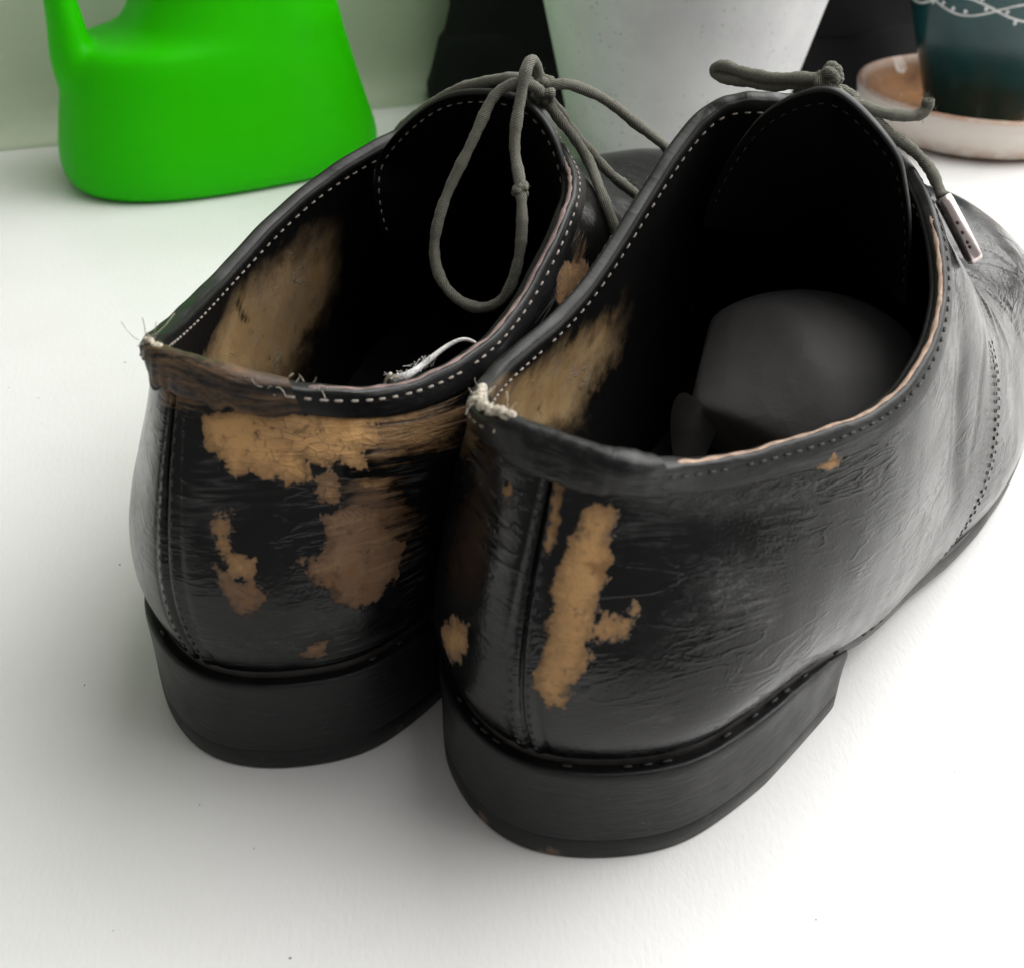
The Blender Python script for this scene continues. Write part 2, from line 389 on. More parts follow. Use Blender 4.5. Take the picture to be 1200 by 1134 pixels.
_row = np.array([.30, .48, .66, .74, .68, .52, .22]); _rowm = np.array([.10, .34, .62, .74, .68, .52, .22])
for _st, _k, _s in ((1, 1.0, 1), (2, 1.0, 1), (3, .35, 1), (19, .68, -1), (18, .62, -1), (17, .3, -1)):
    _q = _row if _s > 0 else _rowm
    NET0[_st, :, 0] += _q*_k*.43*(1 if _st not in (3, 17) else 0); NET0[_st, :, 1] -= _s*_q*_k*.9
for _st, _f in ((7, .75), (8, 1), (9, 1), (10, 1), (11, 1), (12, 1), (13, .75)):       # a low vamp between the throat and the toe box
    NET0[_st, 3, 2] -= .10*_f; NET0[_st, 4, 2] -= .85*_f; NET0[_st, 5, 2] -= 1.15*_f; NET0[_st, 5, 0] -= .5*_f
RIM_L = {5: (10.8, 3.68, 8.43), 6: (13.2, 2.92, 8.98), 7: (14.2, 2.45, 9.24), 8: (14.7, 1.67, 9.47), 9: (14.8, 1.1, 9.57), 10: (14.85, 0.76, 9.61), 11: (14.8, 0.37, 9.64), 12: (14.7, -0.09, 9.65), 13: (14.0, -0.91, 9.58), 14: (12.8, -1.97, 9.27), 15: (10.8, -2.96, 9.1)}
RIM_R = {0: (.95, 0, 8.90), 1: (.97, .97, 8.84), 2: (2.05, 1.72, 8.42), 19: (.92, -1.15, 8.95), 20: (.95, 0, 8.90), 6: (13.3, 2.56, 9.34), 7: (14.5, 1.68, 9.75), 8: (14.9, 1.04, 10.04), 9: (15.05, 0.53, 10.27), 10: (15.1, 0.1, 10.42), 11: (15.05, -0.34, 10.56), 12: (14.9, -0.93, 10.7), 13: (14.3, -1.84, 10.78), 14: (13.4, -2.77, 10.53)}
_d = np.linalg.norm(np.diff(NET0, axis=0), axis=2)
UK = np.concatenate([[0], np.cumsum(np.sqrt(_d.mean(1)*_d.min(1)+.05))])
NET = NET0
def set_net(side):
    """the two shoes are mirrored, but their throats have stretched differently"""
    global NET
    NET = NET0.copy()
    for k, q in (RIM_L if side == 'left' else RIM_R).items():
        d = np.array(q)-NET0[k, 6]
        for r, f in ((6, 1.0), (5, .62), (4, .28), (3, .08)): NET[k, r] += d*f
VK = np.linspace(0, 1, 7)
def u_of(st):            # station index -> spline parameter, smooth
    return np.interp(np.asarray(st, float), np.arange(21), UK)
def surf(st, v):
    """points of the upper for 1-D arrays st (station units, wraps at 20) and v, paired"""
    st = np.mod(np.asarray(st, float), 20.0); v = np.asarray(v, float)
    us = u_of(st)
    rows = nspline(UK, NET, us, True)                       # (n, 7, 3)
    # cubic in v for each point
    t = VK; n = 7; h = t[1]-t[0]
    A = np.eye(n)
    for i in range(1, n-1): A[i, i-1:i+2] = (h, 4*h, h)
    B = np.zeros_like(rows)
    B[:, 1:-1] = 6*(rows[:, 2:]-2*rows[:, 1:-1]+rows[:, :-2])/h
    Mm = np.einsum('ij,njk->nik', np.linalg.inv(A), B)
    i = np.clip((v/h).astype(int), 0, n-2); k = np.arange(len(v))
    a = (t[i+1]-v)/h; b = (v-t[i])/h
    return (a[:, None]*rows[k, i]+b[:, None]*rows[k, i+1]
            + ((a**3-a)[:, None]*Mm[k, i]+(b**3-b)[:, None]*Mm[k, i+1])*h*h/6)
def surf_n(st, v):
    e = 1e-3; st = np.asarray(st, float); v = np.asarray(v, float)
    du = surf(st+e*4, v)-surf(st-e*4, v)
    v0 = np.clip(v-e, 0, 1); v1 = np.clip(v+e, 0, 1)
    dv = surf(st, v1)-surf(st, v0)
    n = np.cross(du, dv); n /= np.linalg.norm(n, axis=1)[:, None]+1e-12
    return n                                                # outward
def wav(P, s, seed):
    r = np.random.RandomState(seed); o = 0
    for _ in range(7):
        k = r.normal(size=3)*s; o = o+np.sin(P@k+r.uniform(0, 6.28))
    return o/7**.5
def to_local(P):         # (forward, sideways, up) -> local axes x sideways, y forward, z up
    return P[:, [1, 0, 2]]
# ==== SHAPE END

# ------------------------------------------------------------------ setting
def box_obj(name, lo, hi, mat, **kw):
    (a, b, c), (d, e, f) = lo, hi
    V = [(a, b, c), (d, b, c), (d, e, c), (a, e, c), (a, b, f), (d, b, f), (d, e, f), (a, e, f)]
    F = [(0, 3, 2, 1), (4, 5, 6, 7), (0, 1, 5, 4), (1, 2, 6, 5), (2, 3, 7, 6), (3, 0, 4, 7)]
    return obj(name, V, F, mat, smooth=False, **kw)
box_obj('window_sill', (-90, 8.5, -4), (130, 140, 0), M['sill'], kind='structure')
# the wall behind, at an angle to the sill, with a rounded cove of filler at its foot
def build_wall():
    A = np.array([.9063, .4226]); N = np.array([.4226, -.9063]); O = np.array([-23.3, 57.2])
    prof = [(1.6, -.5), (1.6, .03), (1.1, .12), (.65, .35), (.3, .8), (.1, 1.5), (0, 2.6), (0, 20), (0, 70)]
    V, nc = [], 60
    for d, z in prof:
        for k in range(nc):
            s = -60+k*1.87
            q = O+A*s+N*(d*(1+.06*math.sin(s*1.1)))
            V.append((q[0], q[1], z))
    return obj('wall', V, grid_faces(len(prof), nc), M['wall'], kind='structure')
build_wall()

# ------------------------------------------------------------------ tubes
def cr_path(pts, n=8):
    P = np.asarray(pts, float); d = np.linalg.norm(np.diff(P, axis=0), axis=1)
    t = np.concatenate([[0], np.cumsum(d)])
    q = np.linspace(0, t[-1], max(8, int(n*len(P))))
    return nspline(t, P, q)
def tube(path, rad, ns=10, cap=True):
    P = np.asarray(path, float); m = len(P); rad = np.broadcast_to(np.asarray(rad, float), (m,))
    T = np.gradient(P, axis=0); T /= np.linalg.norm(T, axis=1)[:, None]+1e-9
    n = np.cross(T[0], (0.3, 0.2, 1)); n /= np.linalg.norm(n)
    V = []; L = 0; uv = []
    for i in range(m):
        n = n-T[i]*(n@T[i]); n /= np.linalg.norm(n); b = np.cross(T[i], n)
        if i: L += np.linalg.norm(P[i]-P[i-1])
        for k in range(ns):
            a = 2*math.pi*k/ns
            V.append(P[i]+rad[i]*(math.cos(a)*n+math.sin(a)*b)); uv.append((k/ns*4, L*4))
    F = grid_faces(m, ns, True)
    if cap:
        F.append(tuple(range(ns))[::-1]); F.append(tuple((m-1)*ns+k for k in range(ns)))
    return np.array(V), F, uv
def tube_obj(name, path, rad, mat, parent, ns=10, mirror=False, **kw):
    V, F, uv = tube(path, rad, ns)
    return obj(name, V, F, mat, parent, mirror=mirror, uv=uv, **kw)
def spindle(c, t, n, l, w, h):
    """a short stitch lying along t on a surface with normal n"""
    b = np.cross(t, n)
    V = [c-t*l/2-n*h*.4]
    for f in (-.28, .28):
        for k in range(6):
            a = math.pi*k/3
            V.append(c+t*l*f+b*w/2*math.cos(a)+n*h*math.sin(a)*.6+n*h*.3)
    V.append(c+t*l/2-n*h*.4)
    F = [(0, 1+(k+1) % 6, 1+k) for k in range(6)]+[(1+k, 1+(k+1) % 6, 7+(k+1) % 6, 7+k) for k in range(6)]+[(13, 7+k, 7+(k+1) % 6) for k in range(6)]
    return np.array(V), F
def stitch_run(P, N, pitch, l, w, h, skip=0.0, jitter=.02, rng=None):
    """stitches spaced along a polyline P with surface normals N"""
    rng = rng or rnd
    d = np.linalg.norm(np.diff(P, axis=0), axis=1); t = np.concatenate([[0], np.cumsum(d)])
    out = []; s = pitch/2
    while s < t[-1]-pitch/2:
        if rng.random() >= skip:
            ss = s+rng.uniform(-jitter, jitter)
            c = np.array([np.interp(ss, t, P[:, k]) for k in range(3)])
            e = np.array([np.interp(ss+.05, t, P[:, k]) for k in range(3)])
            f = np.array([np.interp(ss-.05, t, P[:, k]) for k in range(3)])
            n = np.array([np.interp(ss, t, N[:, k]) for k in range(3)]); n /= np.linalg.norm(n)+1e-9
            tt = e-f; tt /= np.linalg.norm(tt)+1e-9; n = n-tt*(n@tt); n /= np.linalg.norm(n)+1e-9
            out.append(spindle(c, tt, n, l*rng.uniform(.85, 1.1), w*rng.uniform(.85, 1.15), h))
        s += pitch
    return join(out)

# ------------------------------------------------------------------ shoes
def poly_sd(poly, X):
    """signed distance (positive inside) of points X (n,2) to a polygon"""
    P = np.asarray(poly, float); Q = np.roll(P, -1, axis=0); d = Q-P
    w = X[:, None]-P; t = np.clip((w*d).sum(2)/((d*d).sum(1)+1e-9), 0, 1)
    dist = np.linalg.norm(w-t[..., None]*d, axis=2).min(1)
    c = ((P[:, 1] > X[:, None, 1]) != (Q[:, 1] > X[:, None, 1])) & \
        (X[:, None, 0] < (Q[:, 0]-P[:, 0])*(X[:, None, 1]-P[:, 1])/(Q[:, 1]-P[:, 1]+1e-12)+P[:, 0])
    ins = c.sum(1) % 2 == 1
    return np.where(ins, dist, -dist)
def unroll(st, v):
    """rough flat map of the upper in cm: along the outline, and up"""
    s = np.where(np.asarray(st) > 10, np.asarray(st)-20, st)
    us = np.interp(np.abs(s), np.arange(21), np.concatenate([[0], np.cumsum(np.linalg.norm(np.diff(NET[:, 2], axis=0), axis=1))]))*np.sign(s)
    return np.stack([us, np.asarray(v)*6.6], 1)
def sn(st, v): return -surf_n(st, v)

def crumple(P, st, v, seed):
    """slow unevenness of old leather, and the flex creases across the vamp (cm)"""
    o = .012*wav(P, .8, seed)+.005*wav(P, 2.2, seed+1)
    x, y, z = P[:, 0], P[:, 1], P[:, 2]
    # flex creases where the toes bend
    for k, (x0, sl, dep, wd, z0) in enumerate(((16.3, -.35, .05, .10, 4.2), (17.4, .45, .07, .09, 4.6), (18.3, -.25, .09, .11, 3.4), (19.6, .30, .08, .10, 4.2), (20.4, -.45, .06, .09, 3.0), (22.1, .25, .04, .12, 3.6))):
        d = x-(x0-sl*(np.abs(y)-2)+.25*np.sin(y*1.3+k+seed)+.10*np.sin(y*3.1+2*k)+.05*np.sin(y*7+k))
        m = np.clip((np.abs(y)-.2-.25*k)/1.0, 0, 1)*np.clip((z-z0)/1.2, 0, 1)*(.6+.4*np.sin(y*2.1+k*1.7+seed))
        o = o-dep*np.exp(-(d/wd)**2)*m+.5*dep*np.exp(-((d-.3)/.22)**2)*m
    # upright folds below the ankle on the sides
    for k, (x0, sl, dep, wd) in enumerate(((11.35, .12, .10, .50), (12.9, .42, .035, .14), (14.2, .05, .05, .40))):
        d = x-(x0+sl*(z-5)+.2*np.sin(z*1.1+k+seed)+.06*np.sin(z*4+k))
        m = np.clip((z-2.8-.5*k)/1.2, 0, 1)*np.clip((8.0-.6*k-z)/1.6, 0, 1)
        o = o-dep*np.exp(-(d/wd)**2)*m
    return o
UFV = ((0, .12, .3, .5, .7, .80, .86, .91, 1.0), (5.15, 5.38, 5.75, 6.0, 6.05, 6.35, 7.6, 9.0, 9.3))
def uf(v): return np.interp(v, *UFV)

def upper_patch(stg, vg, off, seed, wearf):
    """grid of the upper: stg, vg (nr, nc); off outward offset in cm"""
    nr, nc = stg.shape; st = stg.ravel(); v = vg.ravel()
    P = surf(st, v); N = sn(st, v)
    o = crumple(P, st, v, seed)*np.clip((1.0-v)/.12, .25, 1)*np.clip(v/.06, 0.1, 1)
    Q = P+N*(o+off.ravel())[:, None]
    at = wearf(st, v)
    return to_local(Q), nr, nc, at

def edge_profile(n, w=3):
    e = np.ones(n); e[-w:] = np.linspace(1, 0, w+1)[1:]**.5
    return e

def build_shoe(side, pos, yaw, D):
    """side 'right' or 'left'; D holds what differs between the two shoes"""
    set_net(side); mir = side == 'left'; seed = D['seed']; rng = random.Random(seed)
    root = empty('leather_shoe', (pos[0], pos[1], 0), -yaw)
    tag(root, D['label'], 'shoe', 'pair of worn black leather shoes')
    def wearf(st, v):
        X = unroll(st, v)
        def field(polys):
            w = np.full(len(st), -3.0)
            for pl in polys: w = np.maximum(w, poly_sd(pl, X))
            return w
        fade = np.zeros(len(st))
        for cx, cy, rx, ry, a in D.get('fade', ()):
            fade = np.maximum(fade, a*np.exp(-(((X[:, 0]-cx)/rx)**2+((X[:, 1]-cy)/ry)**2)))
        scf = np.zeros(len(st))
        for cx, cy, rx, ry, a in D.get('scuff', ()):
            scf = np.maximum(scf, a*np.exp(-(((X[:, 0]-cx)/rx)**2+((X[:, 1]-cy)/ry)**2)))
        deep = np.zeros(len(st)); best = np.full(len(st), -9.0)
        for pl, dp in zip(D['wear'], D['deep']):
            sd = poly_sd(pl, X); k = sd > best; best[k] = sd[k]; deep[k] = dp
        return dict(wear=field(D['wear']), fade=fade, scuff=scf, deep=deep)
    # vamp: the front of the upper, running under the quarters
    nv, nu = 80, 300
    vv = np.linspace(0, 1, nv)
    stg = np.array([np.linspace(uf(v)-.35, 20-uf(v)+.35, nu) for v in vv]); vg = np.repeat(vv[:, None], nu, 1)
    V, r, c, at = upper_patch(stg, vg, np.full(stg.shape, -.02), seed, wearf)
    vamp = obj('vamp', V, grid_faces(r, c, flip=True), M['leather'], root, mirror=mir, attrs=at, uv=np.stack([u_of(stg.ravel())*1.3, vg.ravel()*8.0], 1))
    # two quarters, meeting in the seam down the heel
    nv, nu = 100, 220
    vv = np.linspace(0, 1, nv)
    for sg in (1, -1):
        s = np.linspace(0.0, 1, nu)**1.45
        stg = np.array([sg*s*uf(v) for v in vv]); vg = np.repeat(vv[:, None], nu, 1)
        off = np.repeat((.10*edge_profile(nu, 3))[None], nv, 0)
        off[:, -1] = -.03
        dist = np.abs(unroll(stg.ravel() % 20, vg.ravel())[:, 0]).reshape(stg.shape)
        off -= .07*np.exp(-(dist/.045)**2)                       # the seam itself is a furrow
        off += .028*np.exp(-((dist-.13)/.07)**2)-.018*np.exp(-((dist-.30)/.06)**2)
        for dd in (.12, .26):                                    # double stitched row behind the front edge
            e = (uf(vg)-np.abs(stg))*1.9
            off -= .018*np.exp(-((e-dd-.1)/.05)**2)
        V, r, c, at = upper_patch(stg % 20, vg, off, seed, wearf)
        obj('quarter', V, grid_faces(r, c, flip=(sg > 0)), M['leather'], root, mirror=mir, attrs=at, uv=unroll(stg.ravel() % 20, vg.ravel())+(np.array([40., 0]) if sg < 0 else 0))
    # rim: length of each upright profile, to turn cm into v
    def vlen(st): 
        a = surf(st, np.full(len(st), .8)); b = surf(st, np.ones(len(st))); return np.linalg.norm(b-a, axis=1)/.2
    st = np.linspace(-8.9, 8.9, 420); vl = vlen(st % 20); sm = st % 20
    N1 = sn(sm, np.ones(len(st)))*1.0; up = surf(sm, np.ones(len(st)))-surf(sm, np.full(len(st), .97)); up /= np.linalg.norm(up, axis=1)[:, None]
    wob = .03*np.sin(st*5+seed)+.02*np.sin(st*13+2)
    prof = [(-.60, .10), (-.59, .13), (-.55, .148), (-.35, .15), (-.12, .148), (-.02, .14), (.02, .11), (.03, .05), (.03, -.04), (.02, -.10), (.0, -.13)]
    rows = []
    for z, o in prof:
        v = np.clip(1+z/vl, 0, 1); base = surf(sm, v); nn = sn(sm, v)
        rows.append(base+nn*(o+(crumple(base, sm, v, seed)*.25))[:, None]+up*(max(z, 0)+wob*.6)[:, None] if z > -.3 else base+nn*(o+crumple(base, sm, v, seed)*.4)[:, None])
    Vg = to_local(np.vstack(rows)); at = wearf(np.tile(sm, len(prof)), np.repeat([1+z/6.6 for z, _ in prof], len(st)))
    obj('collar_band', Vg, grid_faces(len(prof), len(st), flip=True), M['edge'], root, mirror=mir, attrs=at, uv=np.stack([np.tile(st*2, len(prof)), np.repeat([z for z, _ in prof], len(st))], 1))
    kr = (st > D['raw'][0]) & (st < D['raw'][1])
    prof2 = [(.01, .075), (.045, .06), (.055, .02), (.048, -.02), (.01, -.035)]
    fadeE = np.clip(np.minimum(st-D['raw'][0], D['raw'][1]-st)/.4, 0, 1)[kr]
    rows = [(surf(sm, np.ones(len(st)))+N1*(o+.012*np.sin(st*31+o*90))[:, None]+up*(z+wob*.6+.012*np.sin(st*23))[:, None])[kr]-up[kr]*(.06*(1-fadeE))[:, None] for z, o in prof2]
    obj('collar_raw_edge', to_local(np.vstack(rows)), grid_faces(len(prof2), int(kr.sum()), flip=True), D['rawmat'], root, mirror=mir)
    # lining, down to the insole
    nv, nu = 50, 260
    prof3 = [(.0, -.11), (.01, -.17), (-.01, -.22)]
    rows = [surf(sm, np.ones(len(st)))+N1*o+up*(z+wob*.6)[:, None] for z, o in prof3]
    sl = np.linspace(0, 20, len(st))
    vv = np.linspace(1, .06, nv)
    rows3 = []; ats = []
    for i, (z, o) in enumerate(prof3): ats.append((sm, np.ones(len(st))))
    for v in vv[1:]:
        vs = np.full(len(st), v); rows3.append(surf(sm, vs)+sn(sm, vs)*(-.24)+0*N1); ats.append((sm, vs))
    Pl = np.vstack(rows+rows3)
    Xl = unroll(np.concatenate([a for a, _ in ats]), np.concatenate([b for _, b in ats]))
    wl = np.full(len(Xl), -3.0)
    for pl in D['lining_wear']: wl = np.maximum(wl, poly_sd(pl, Xl))
    for pl in D.get('lining_chip', ()): wl = np.minimum(wl, .6-9*poly_sd(pl, Xl).clip(-.6, .6))      # torn black marks left in the worn area
    lin = obj('lining', to_local(Pl), grid_faces(len(rows)+len(rows3), len(st)), M['lining'], root, mirror=mir, attrs=dict(wear=wl))
    # lining of the toe and throat
    s2 = np.linspace(8.7, 11.3, 40); vv = np.linspace(.06, 1, 40)
    SG, VG = np.meshgrid(s2, vv)
    Pt = surf(SG.ravel(), VG.ravel())+sn(SG.ravel(), VG.ravel())*(-.2)
    obj('vamp_lining', to_local(Pt), grid_faces(40, 40), M['insole'], root, mirror=mir)
    # insole
    s2 = np.linspace(0, 20, 161)[:-1]; edge = surf(s2, np.full(160, .07)); nn = sn(s2, np.full(160, .07)); edge = edge-nn*.2
    ctr = np.stack([np.clip(edge[:, 0], 3.2, 26.5), edge[:, 1]*0, edge[:, 2]], 1)
    rows = [edge*(1-f)+ctr*f+np.array([0, 0, -.12])*math.sin(f*1.57) for f in np.linspace(0, 1, 9)]
    ins = obj('insole', to_local(np.vstack(rows)), grid_faces(9, 160, True), M['insole'], root, mirror=mir)
    # heel pad glued in, with a stitched edge
    pad = [(x, y) for x, y in zip(11.2-2.0*np.linspace(-1, 1, 41)**2*1.0, np.linspace(-2.75, 2.9, 41))]
    pz = lambda x: np.interp(x, edge[:81, 0][np.argsort(edge[:81, 0])], edge[:81, 2][np.argsort(edge[:81, 0])])+.06
    arc = np.array([(x, y, pz(x)) for x, y in pad])
    back = []
    for x, y, z in arc[::-1]:
        xb = 1.2+2.2*(abs(y)/2.9)**3; back.append((xb, y*.92, pz(xb)))
    rows = [arc*(1-f)+np.array(back)[::-1]*f for f in np.linspace(0, 1, 14)]
    obj('heel_pad', to_local(np.vstack(rows)), grid_faces(14, 41, flip=False), M['insole'], ins, mirror=mir)
    Pst = arc+np.array([-.15, 0, .03]); V, F = stitch_run(to_local(Pst), np.tile([0, 0, 1.], (41, 1)), .24, .16, .045, .03, rng=rng)
    obj('pad_stitching', V, F, M['thread'], ins, mirror=mir, kind='stuff')
    # tongue
    E = np.array(D['tongue']); E = nspline(np.linspace(0, 1, len(E)), E, np.linspace(0, 1, 70))
    cen = np.array([17.6, 0, 7.9])
    cy = NET[10, 6, 1]
    def trow(f, push):
        T = np.stack([E[:, 0]+f*(3.6-.3*np.abs(E[:, 1]-cy)), cy+(E[:, 1]-cy)*(1-.62*f), E[:, 2]-f*np.maximum(E[:, 2]-7.0, .6)], 1)
        return T+push*(1-f)
    fr = np.linspace(0, 1, 16)
    inner = [trow(f, 0) for f in fr]; Nt = np.array([.32, 0, .16])
    rim = [E+np.array([-.03, 0, .05]), E+np.array([.10, 0, .12]), E+np.array([.2, 0, .12])]
    rows = [trow(f, Nt) for f in fr[::-1][:-1]]+rim[::-1]+inner
    tg = obj('tongue', to_local(np.vstack(rows)), grid_faces(len(rows), 70), M['edge'], root, mirror=mir, attrs=dict(wear=np.full(len(rows)*70, -3.), fade=np.zeros(len(rows)*70), scuff=np.zeros(len(rows)*70)))
    # stitches just inside the tongue's edge, seen from behind
    cc = E.mean(0)+np.array([0, 0, -1.0]); dirv = cc-E; dirv[:, 0] = 0; dirv /= np.linalg.norm(dirv, axis=1)[:, None]
    Ps = trow(0.0, 0)+dirv*.28+np.array([.02, 0, 0])
    # follow the sheet: move along f until the offset is covered
    Ps = trow(.055, 0)+np.array([-.035, 0, 0])
    V, F = stitch_run(to_local(Ps[2:-2]), np.tile(to_local(np.array([[-1., 0, -.35]])), (66, 1)), .30, .17, .042, .04, rng=rng)
    obj('tongue_stitching', V, F, D['tonguethread'], tg, mirror=mir, kind='stuff')
    # stitch rows: outside on the collar band, inside under the rim, heel seam, side seam
    def run(stv, vcm, off, pitch, l, w, h, mat, name, par=root, skip=0.02):
        stv = np.asarray(stv); m = stv % 20; v = np.clip(1-np.asarray(vcm)/vlen(m), 0, 1) if np.isscalar(vcm) else np.asarray(vcm)
        b = surf(m, v); n = sn(m, v); P = b+n*(off+crumple(b, m, v, seed)*.25)[:, None] if off > 0 else b+n*off
        V, F = stitch_run(to_local(P), to_local(n if off > 0 else -n), pitch, l, w, h, skip=skip, rng=rng)
        obj(name, V, F, mat, par, mirror=mir, kind='stuff')
    run(np.linspace(1.0, 8.6, 300), .20, .150, .31, .19, .052, .04, D['latthread'], 'collar_stitching')
    run(np.linspace(-8.6, -1.0, 300), .20, .150, .31, .20, .058, .04, D['medthread'], 'collar_stitching')
    run(np.linspace(1.6, 8.0, 300), .30, -.245, .31, .20, .055, .04, M['thread'], 'lining_stitching')
    run(np.linspace(-8.0, -1.6, 300), .30, -.245, .31, .20, .055, .04, M['thread'], 'lining_stitching')
    vv = np.linspace(.03, .86, 120)
    for o in (-1, 1):
        d = .17/ max(.5, 2.1)
        stv = np.full(120, o*d)
        run(stv, vv, .118, .26, .15, .06, .04, M['dark_thread'], 'heel_seam_stitching')
    vv = np.linspace(.03, .62, 120)
    for e in (.10, .17):
        for sg in (1, -1):
            b = sg*(uf(vv)-e)
            run(b, vv, .088, .22, .12, .045, .025, M['lift'], 'side_seam_stitching')
    # heel tab over the rim at the back
    ta, tb = D['tab']; stt = np.linspace(ta, tb, 60); m = stt % 20; vl2 = vlen(m); up2 = surf(m, np.ones(60))-surf(m, np.full(60, .97)); up2 /= np.linalg.norm(up2, axis=1)[:, None]
    ragg = D['ragged']; rn = np.random.RandomState(seed)
    rag = np.convolve(rn.normal(size=64), [.2, .3, .3, .2], 'valid')[:60]*ragg
    prof = [(-D['tabh'], .08), (-D['tabh']+.02, .16), (-D['tabh']+.12, .215), (-D['tabh']*.6, .225), (-.25, .23), (-.05, .215), (.08, .15), (.115, .02), (.09, -.12), (0, -.26), (-.35, -.28), (-.37, -.22)]
    rows = []
    for z, o in prof:
        v = np.clip(1+(z+rag*(z < -.3))/vl2, 0, 1); rows.append(surf(m, v)+sn(m, v)*(o*(.62+.38*np.clip(np.minimum(stt-ta, tb-stt)/.35, 0, 1) if o > 0 else 1.0)+.010*np.sin(stt*9+z*7)+.008*np.sin(stt*23-z*3)+.3*rag*.2)[:, None]+up2*max(z, 0))
    Vt = np.vstack(rows); Vt = np.vstack([Vt])
    tab = obj('heel_tab', to_local(Vt), grid_faces(len(prof), 60, flip=True), M['edge'], root, mirror=mir,
              attrs=dict(wear=np.full(len(Vt), -3.) + D.get('tabwear', 0)*np.tile(np.exp(-((stt-ta)/.35)**2), len(prof)), fade=np.full(len(Vt), D.get('tabfade', 0.)), scuff=np.full(len(Vt), .3), deep=np.full(len(Vt), .8)),
              uv=np.stack([np.tile(stt*2.2, len(prof)), np.repeat([z for z, _ in prof], 60)*1.6], 1))
    # sole: plate under the whole upper
    s2 = np.linspace(0, 20, 241)[:-1]; ft = surf(s2, np.zeros(240)); fn = sn(s2, np.full(240, .02)); fn[:, 2] = 0; fn /= np.linalg.norm(fn, axis=1)[:, None]
    wid = np.interp(ft[:, 0], [0, 4.2, 6.0, 7.4, 11, 13, 16, 30], [.30, .27, .12, .02, .02, .10, -.04, .06])
    pin = np.interp(ft[:, 0], [0, 4.2, 6.0, 7.6, 30], [.28, .25, .14, .03, 0])
    thick = np.interp(ft[:, 0], [0, 8, 12, 30], [.35, .35, .42, .5])
    ring = lambda o, dz: np.stack([ft[:, 0]+fn[:, 0]*o, ft[:, 1]+fn[:, 1]*o, ft[:, 2]+dz], 1)
    rows = [ring(-.55, .10), ring(-.02-pin, -.08), ring(wid-pin-.05, -.08), ring(wid-pin, -.12), ring(wid-pin+.02, -.14-thick*.5), ring(wid-pin, -.10-thick), ring(wid-pin-.08, -.14-thick), ring(-1.2, -.14-thick)]
    cen = ft.copy(); cen[:, 1] *= .1; cen[:, 0] = np.clip(cen[:, 0], 3, 26); cen[:, 2] = ft[:, 2]-.14-thick
    rows.append(cen)
    sole = obj('sole', to_local(np.vstack(rows)), grid_faces(len(rows), 240, True, flip=True), M['sole'], root, mirror=mir)
    # welt stitches in the groove around the heel seat
    k = (s2 < 4.3) | (s2 > 15.7); order = np.argsort(np.where(s2[k] > 10, s2[k]-20, s2[k]))
    Pw = ring(wid*.45, -.20)[k][order]
    V, F = stitch_run(to_local(Pw), np.tile([0, 0, 1.], (len(Pw), 1)), .36, .24, .09, .035, skip=D['weltskip'], jitter=.08, rng=rng)
    obj('welt_stitching', V, F, D['weltmat'], sole, mirror=mir, kind='stuff')
    # heel block and its lift
    def heel_ring(front, inset, z, breast=.35):
        kk = ft[:, 0] < front
        a = np.where(s2 > 10, s2-20, s2)[kk]; od = np.argsort(a)
        pts = ring(wid+.02-inset, 0)[kk][od]
        l0, l1 = pts[-1], pts[0]
        br = [l0*(1-f)+l1*f-np.array([breast*math.sin(math.pi*f), 0, 0]) for f in np.linspace(0, 1, 14)[1:-1]]
        R = np.vstack([pts, br])
        # resample to a fixed count
        d = np.linalg.norm(np.diff(np.vstack([R, R[:1]])[:, :2], axis=0), axis=1); t = np.concatenate([[0], np.cumsum(d)])
        q = np.linspace(0, t[-1], 181)[:-1]; RR = np.vstack([R, R[:1]])
        X = np.stack([np.interp(q, t, RR[:, 0]), np.interp(q, t, RR[:, 1])], 1)
        zz = np.full(180, z) if not callable(z) else z(X)
        return np.column_stack([X, zz])
    fz = lambda X: np.interp(X[:, 0], [0, 4.5, 6.2, 7.6, 10], [2.38, 2.33, 2.04, 1.55, 1.0])
    lift_h = .55
    hr = [heel_ring(7.2, .9, lambda X: fz(X)-.02), heel_ring(7.26, .12, lambda X: fz(X)-.02), heel_ring(7.3, .05, lambda X: fz(X)-.01), heel_ring(7.32, .01, lambda X: fz(X)-.06)]
    for f in np.linspace(.1, 1, 8):
        hr.append(heel_ring(7.32-.05*f, .0+.07*f**1.2+.02*math.sin(f*3.1), lambda X, f=f: (fz(X)-.06)*(1-f)+lift_h*f))
    def hwear(R, lo):
        out = np.full(len(R), -3.0)
        for cx, cy, cz, rr in D['heelwear']:
            dd = np.linalg.norm(R-np.array([cx, cy, cz]), axis=1); out = np.maximum(out, rr-dd)
        return out
    Vh = np.vstack(hr); heel = obj('heel', to_local(Vh), grid_faces(len(hr), 180, True, flip=True), M['heel'], root, mirror=mir, attrs=dict(wear=hwear(Vh, 0)))
    lr = [heel_ring(7.28, .4, lift_h), heel_ring(7.28, .095, lift_h-.005), heel_ring(7.28, .075, lift_h-.03), heel_ring(7.26, .085, .25), heel_ring(7.25, .10, .05), heel_ring(7.22, .15, .004)]
    c = lr[-1].copy(); c[:, :2] = c[:, :2]*.02+np.array([3.6, 0.1])*.98; lr.append(c)
    Vl = np.vstack(lr); obj('heel_lift', to_local(Vl), grid_faces(len(lr), 180, True, flip=True), M['heel'], heel, mirror=mir, attrs=dict(wear=hwear(Vl, 0)))
    # laces
    lace = None
    for nm, mat, rad, pts in D['laces']:
        pth = to_local(cr_path(pts, 8))
        o = tube_obj(nm, pth, rad*(1+.05*np.sin(np.arange(len(pth))*1.9)+.07*np.sin(np.arange(len(pth))*.37+seed)+.05*np.sin(np.arange(len(pth))*.83)), mat, root if (nm == 'lace' or lace is None) else lace, 12, mir)
        if nm == 'lace' and lace is None: lace = o
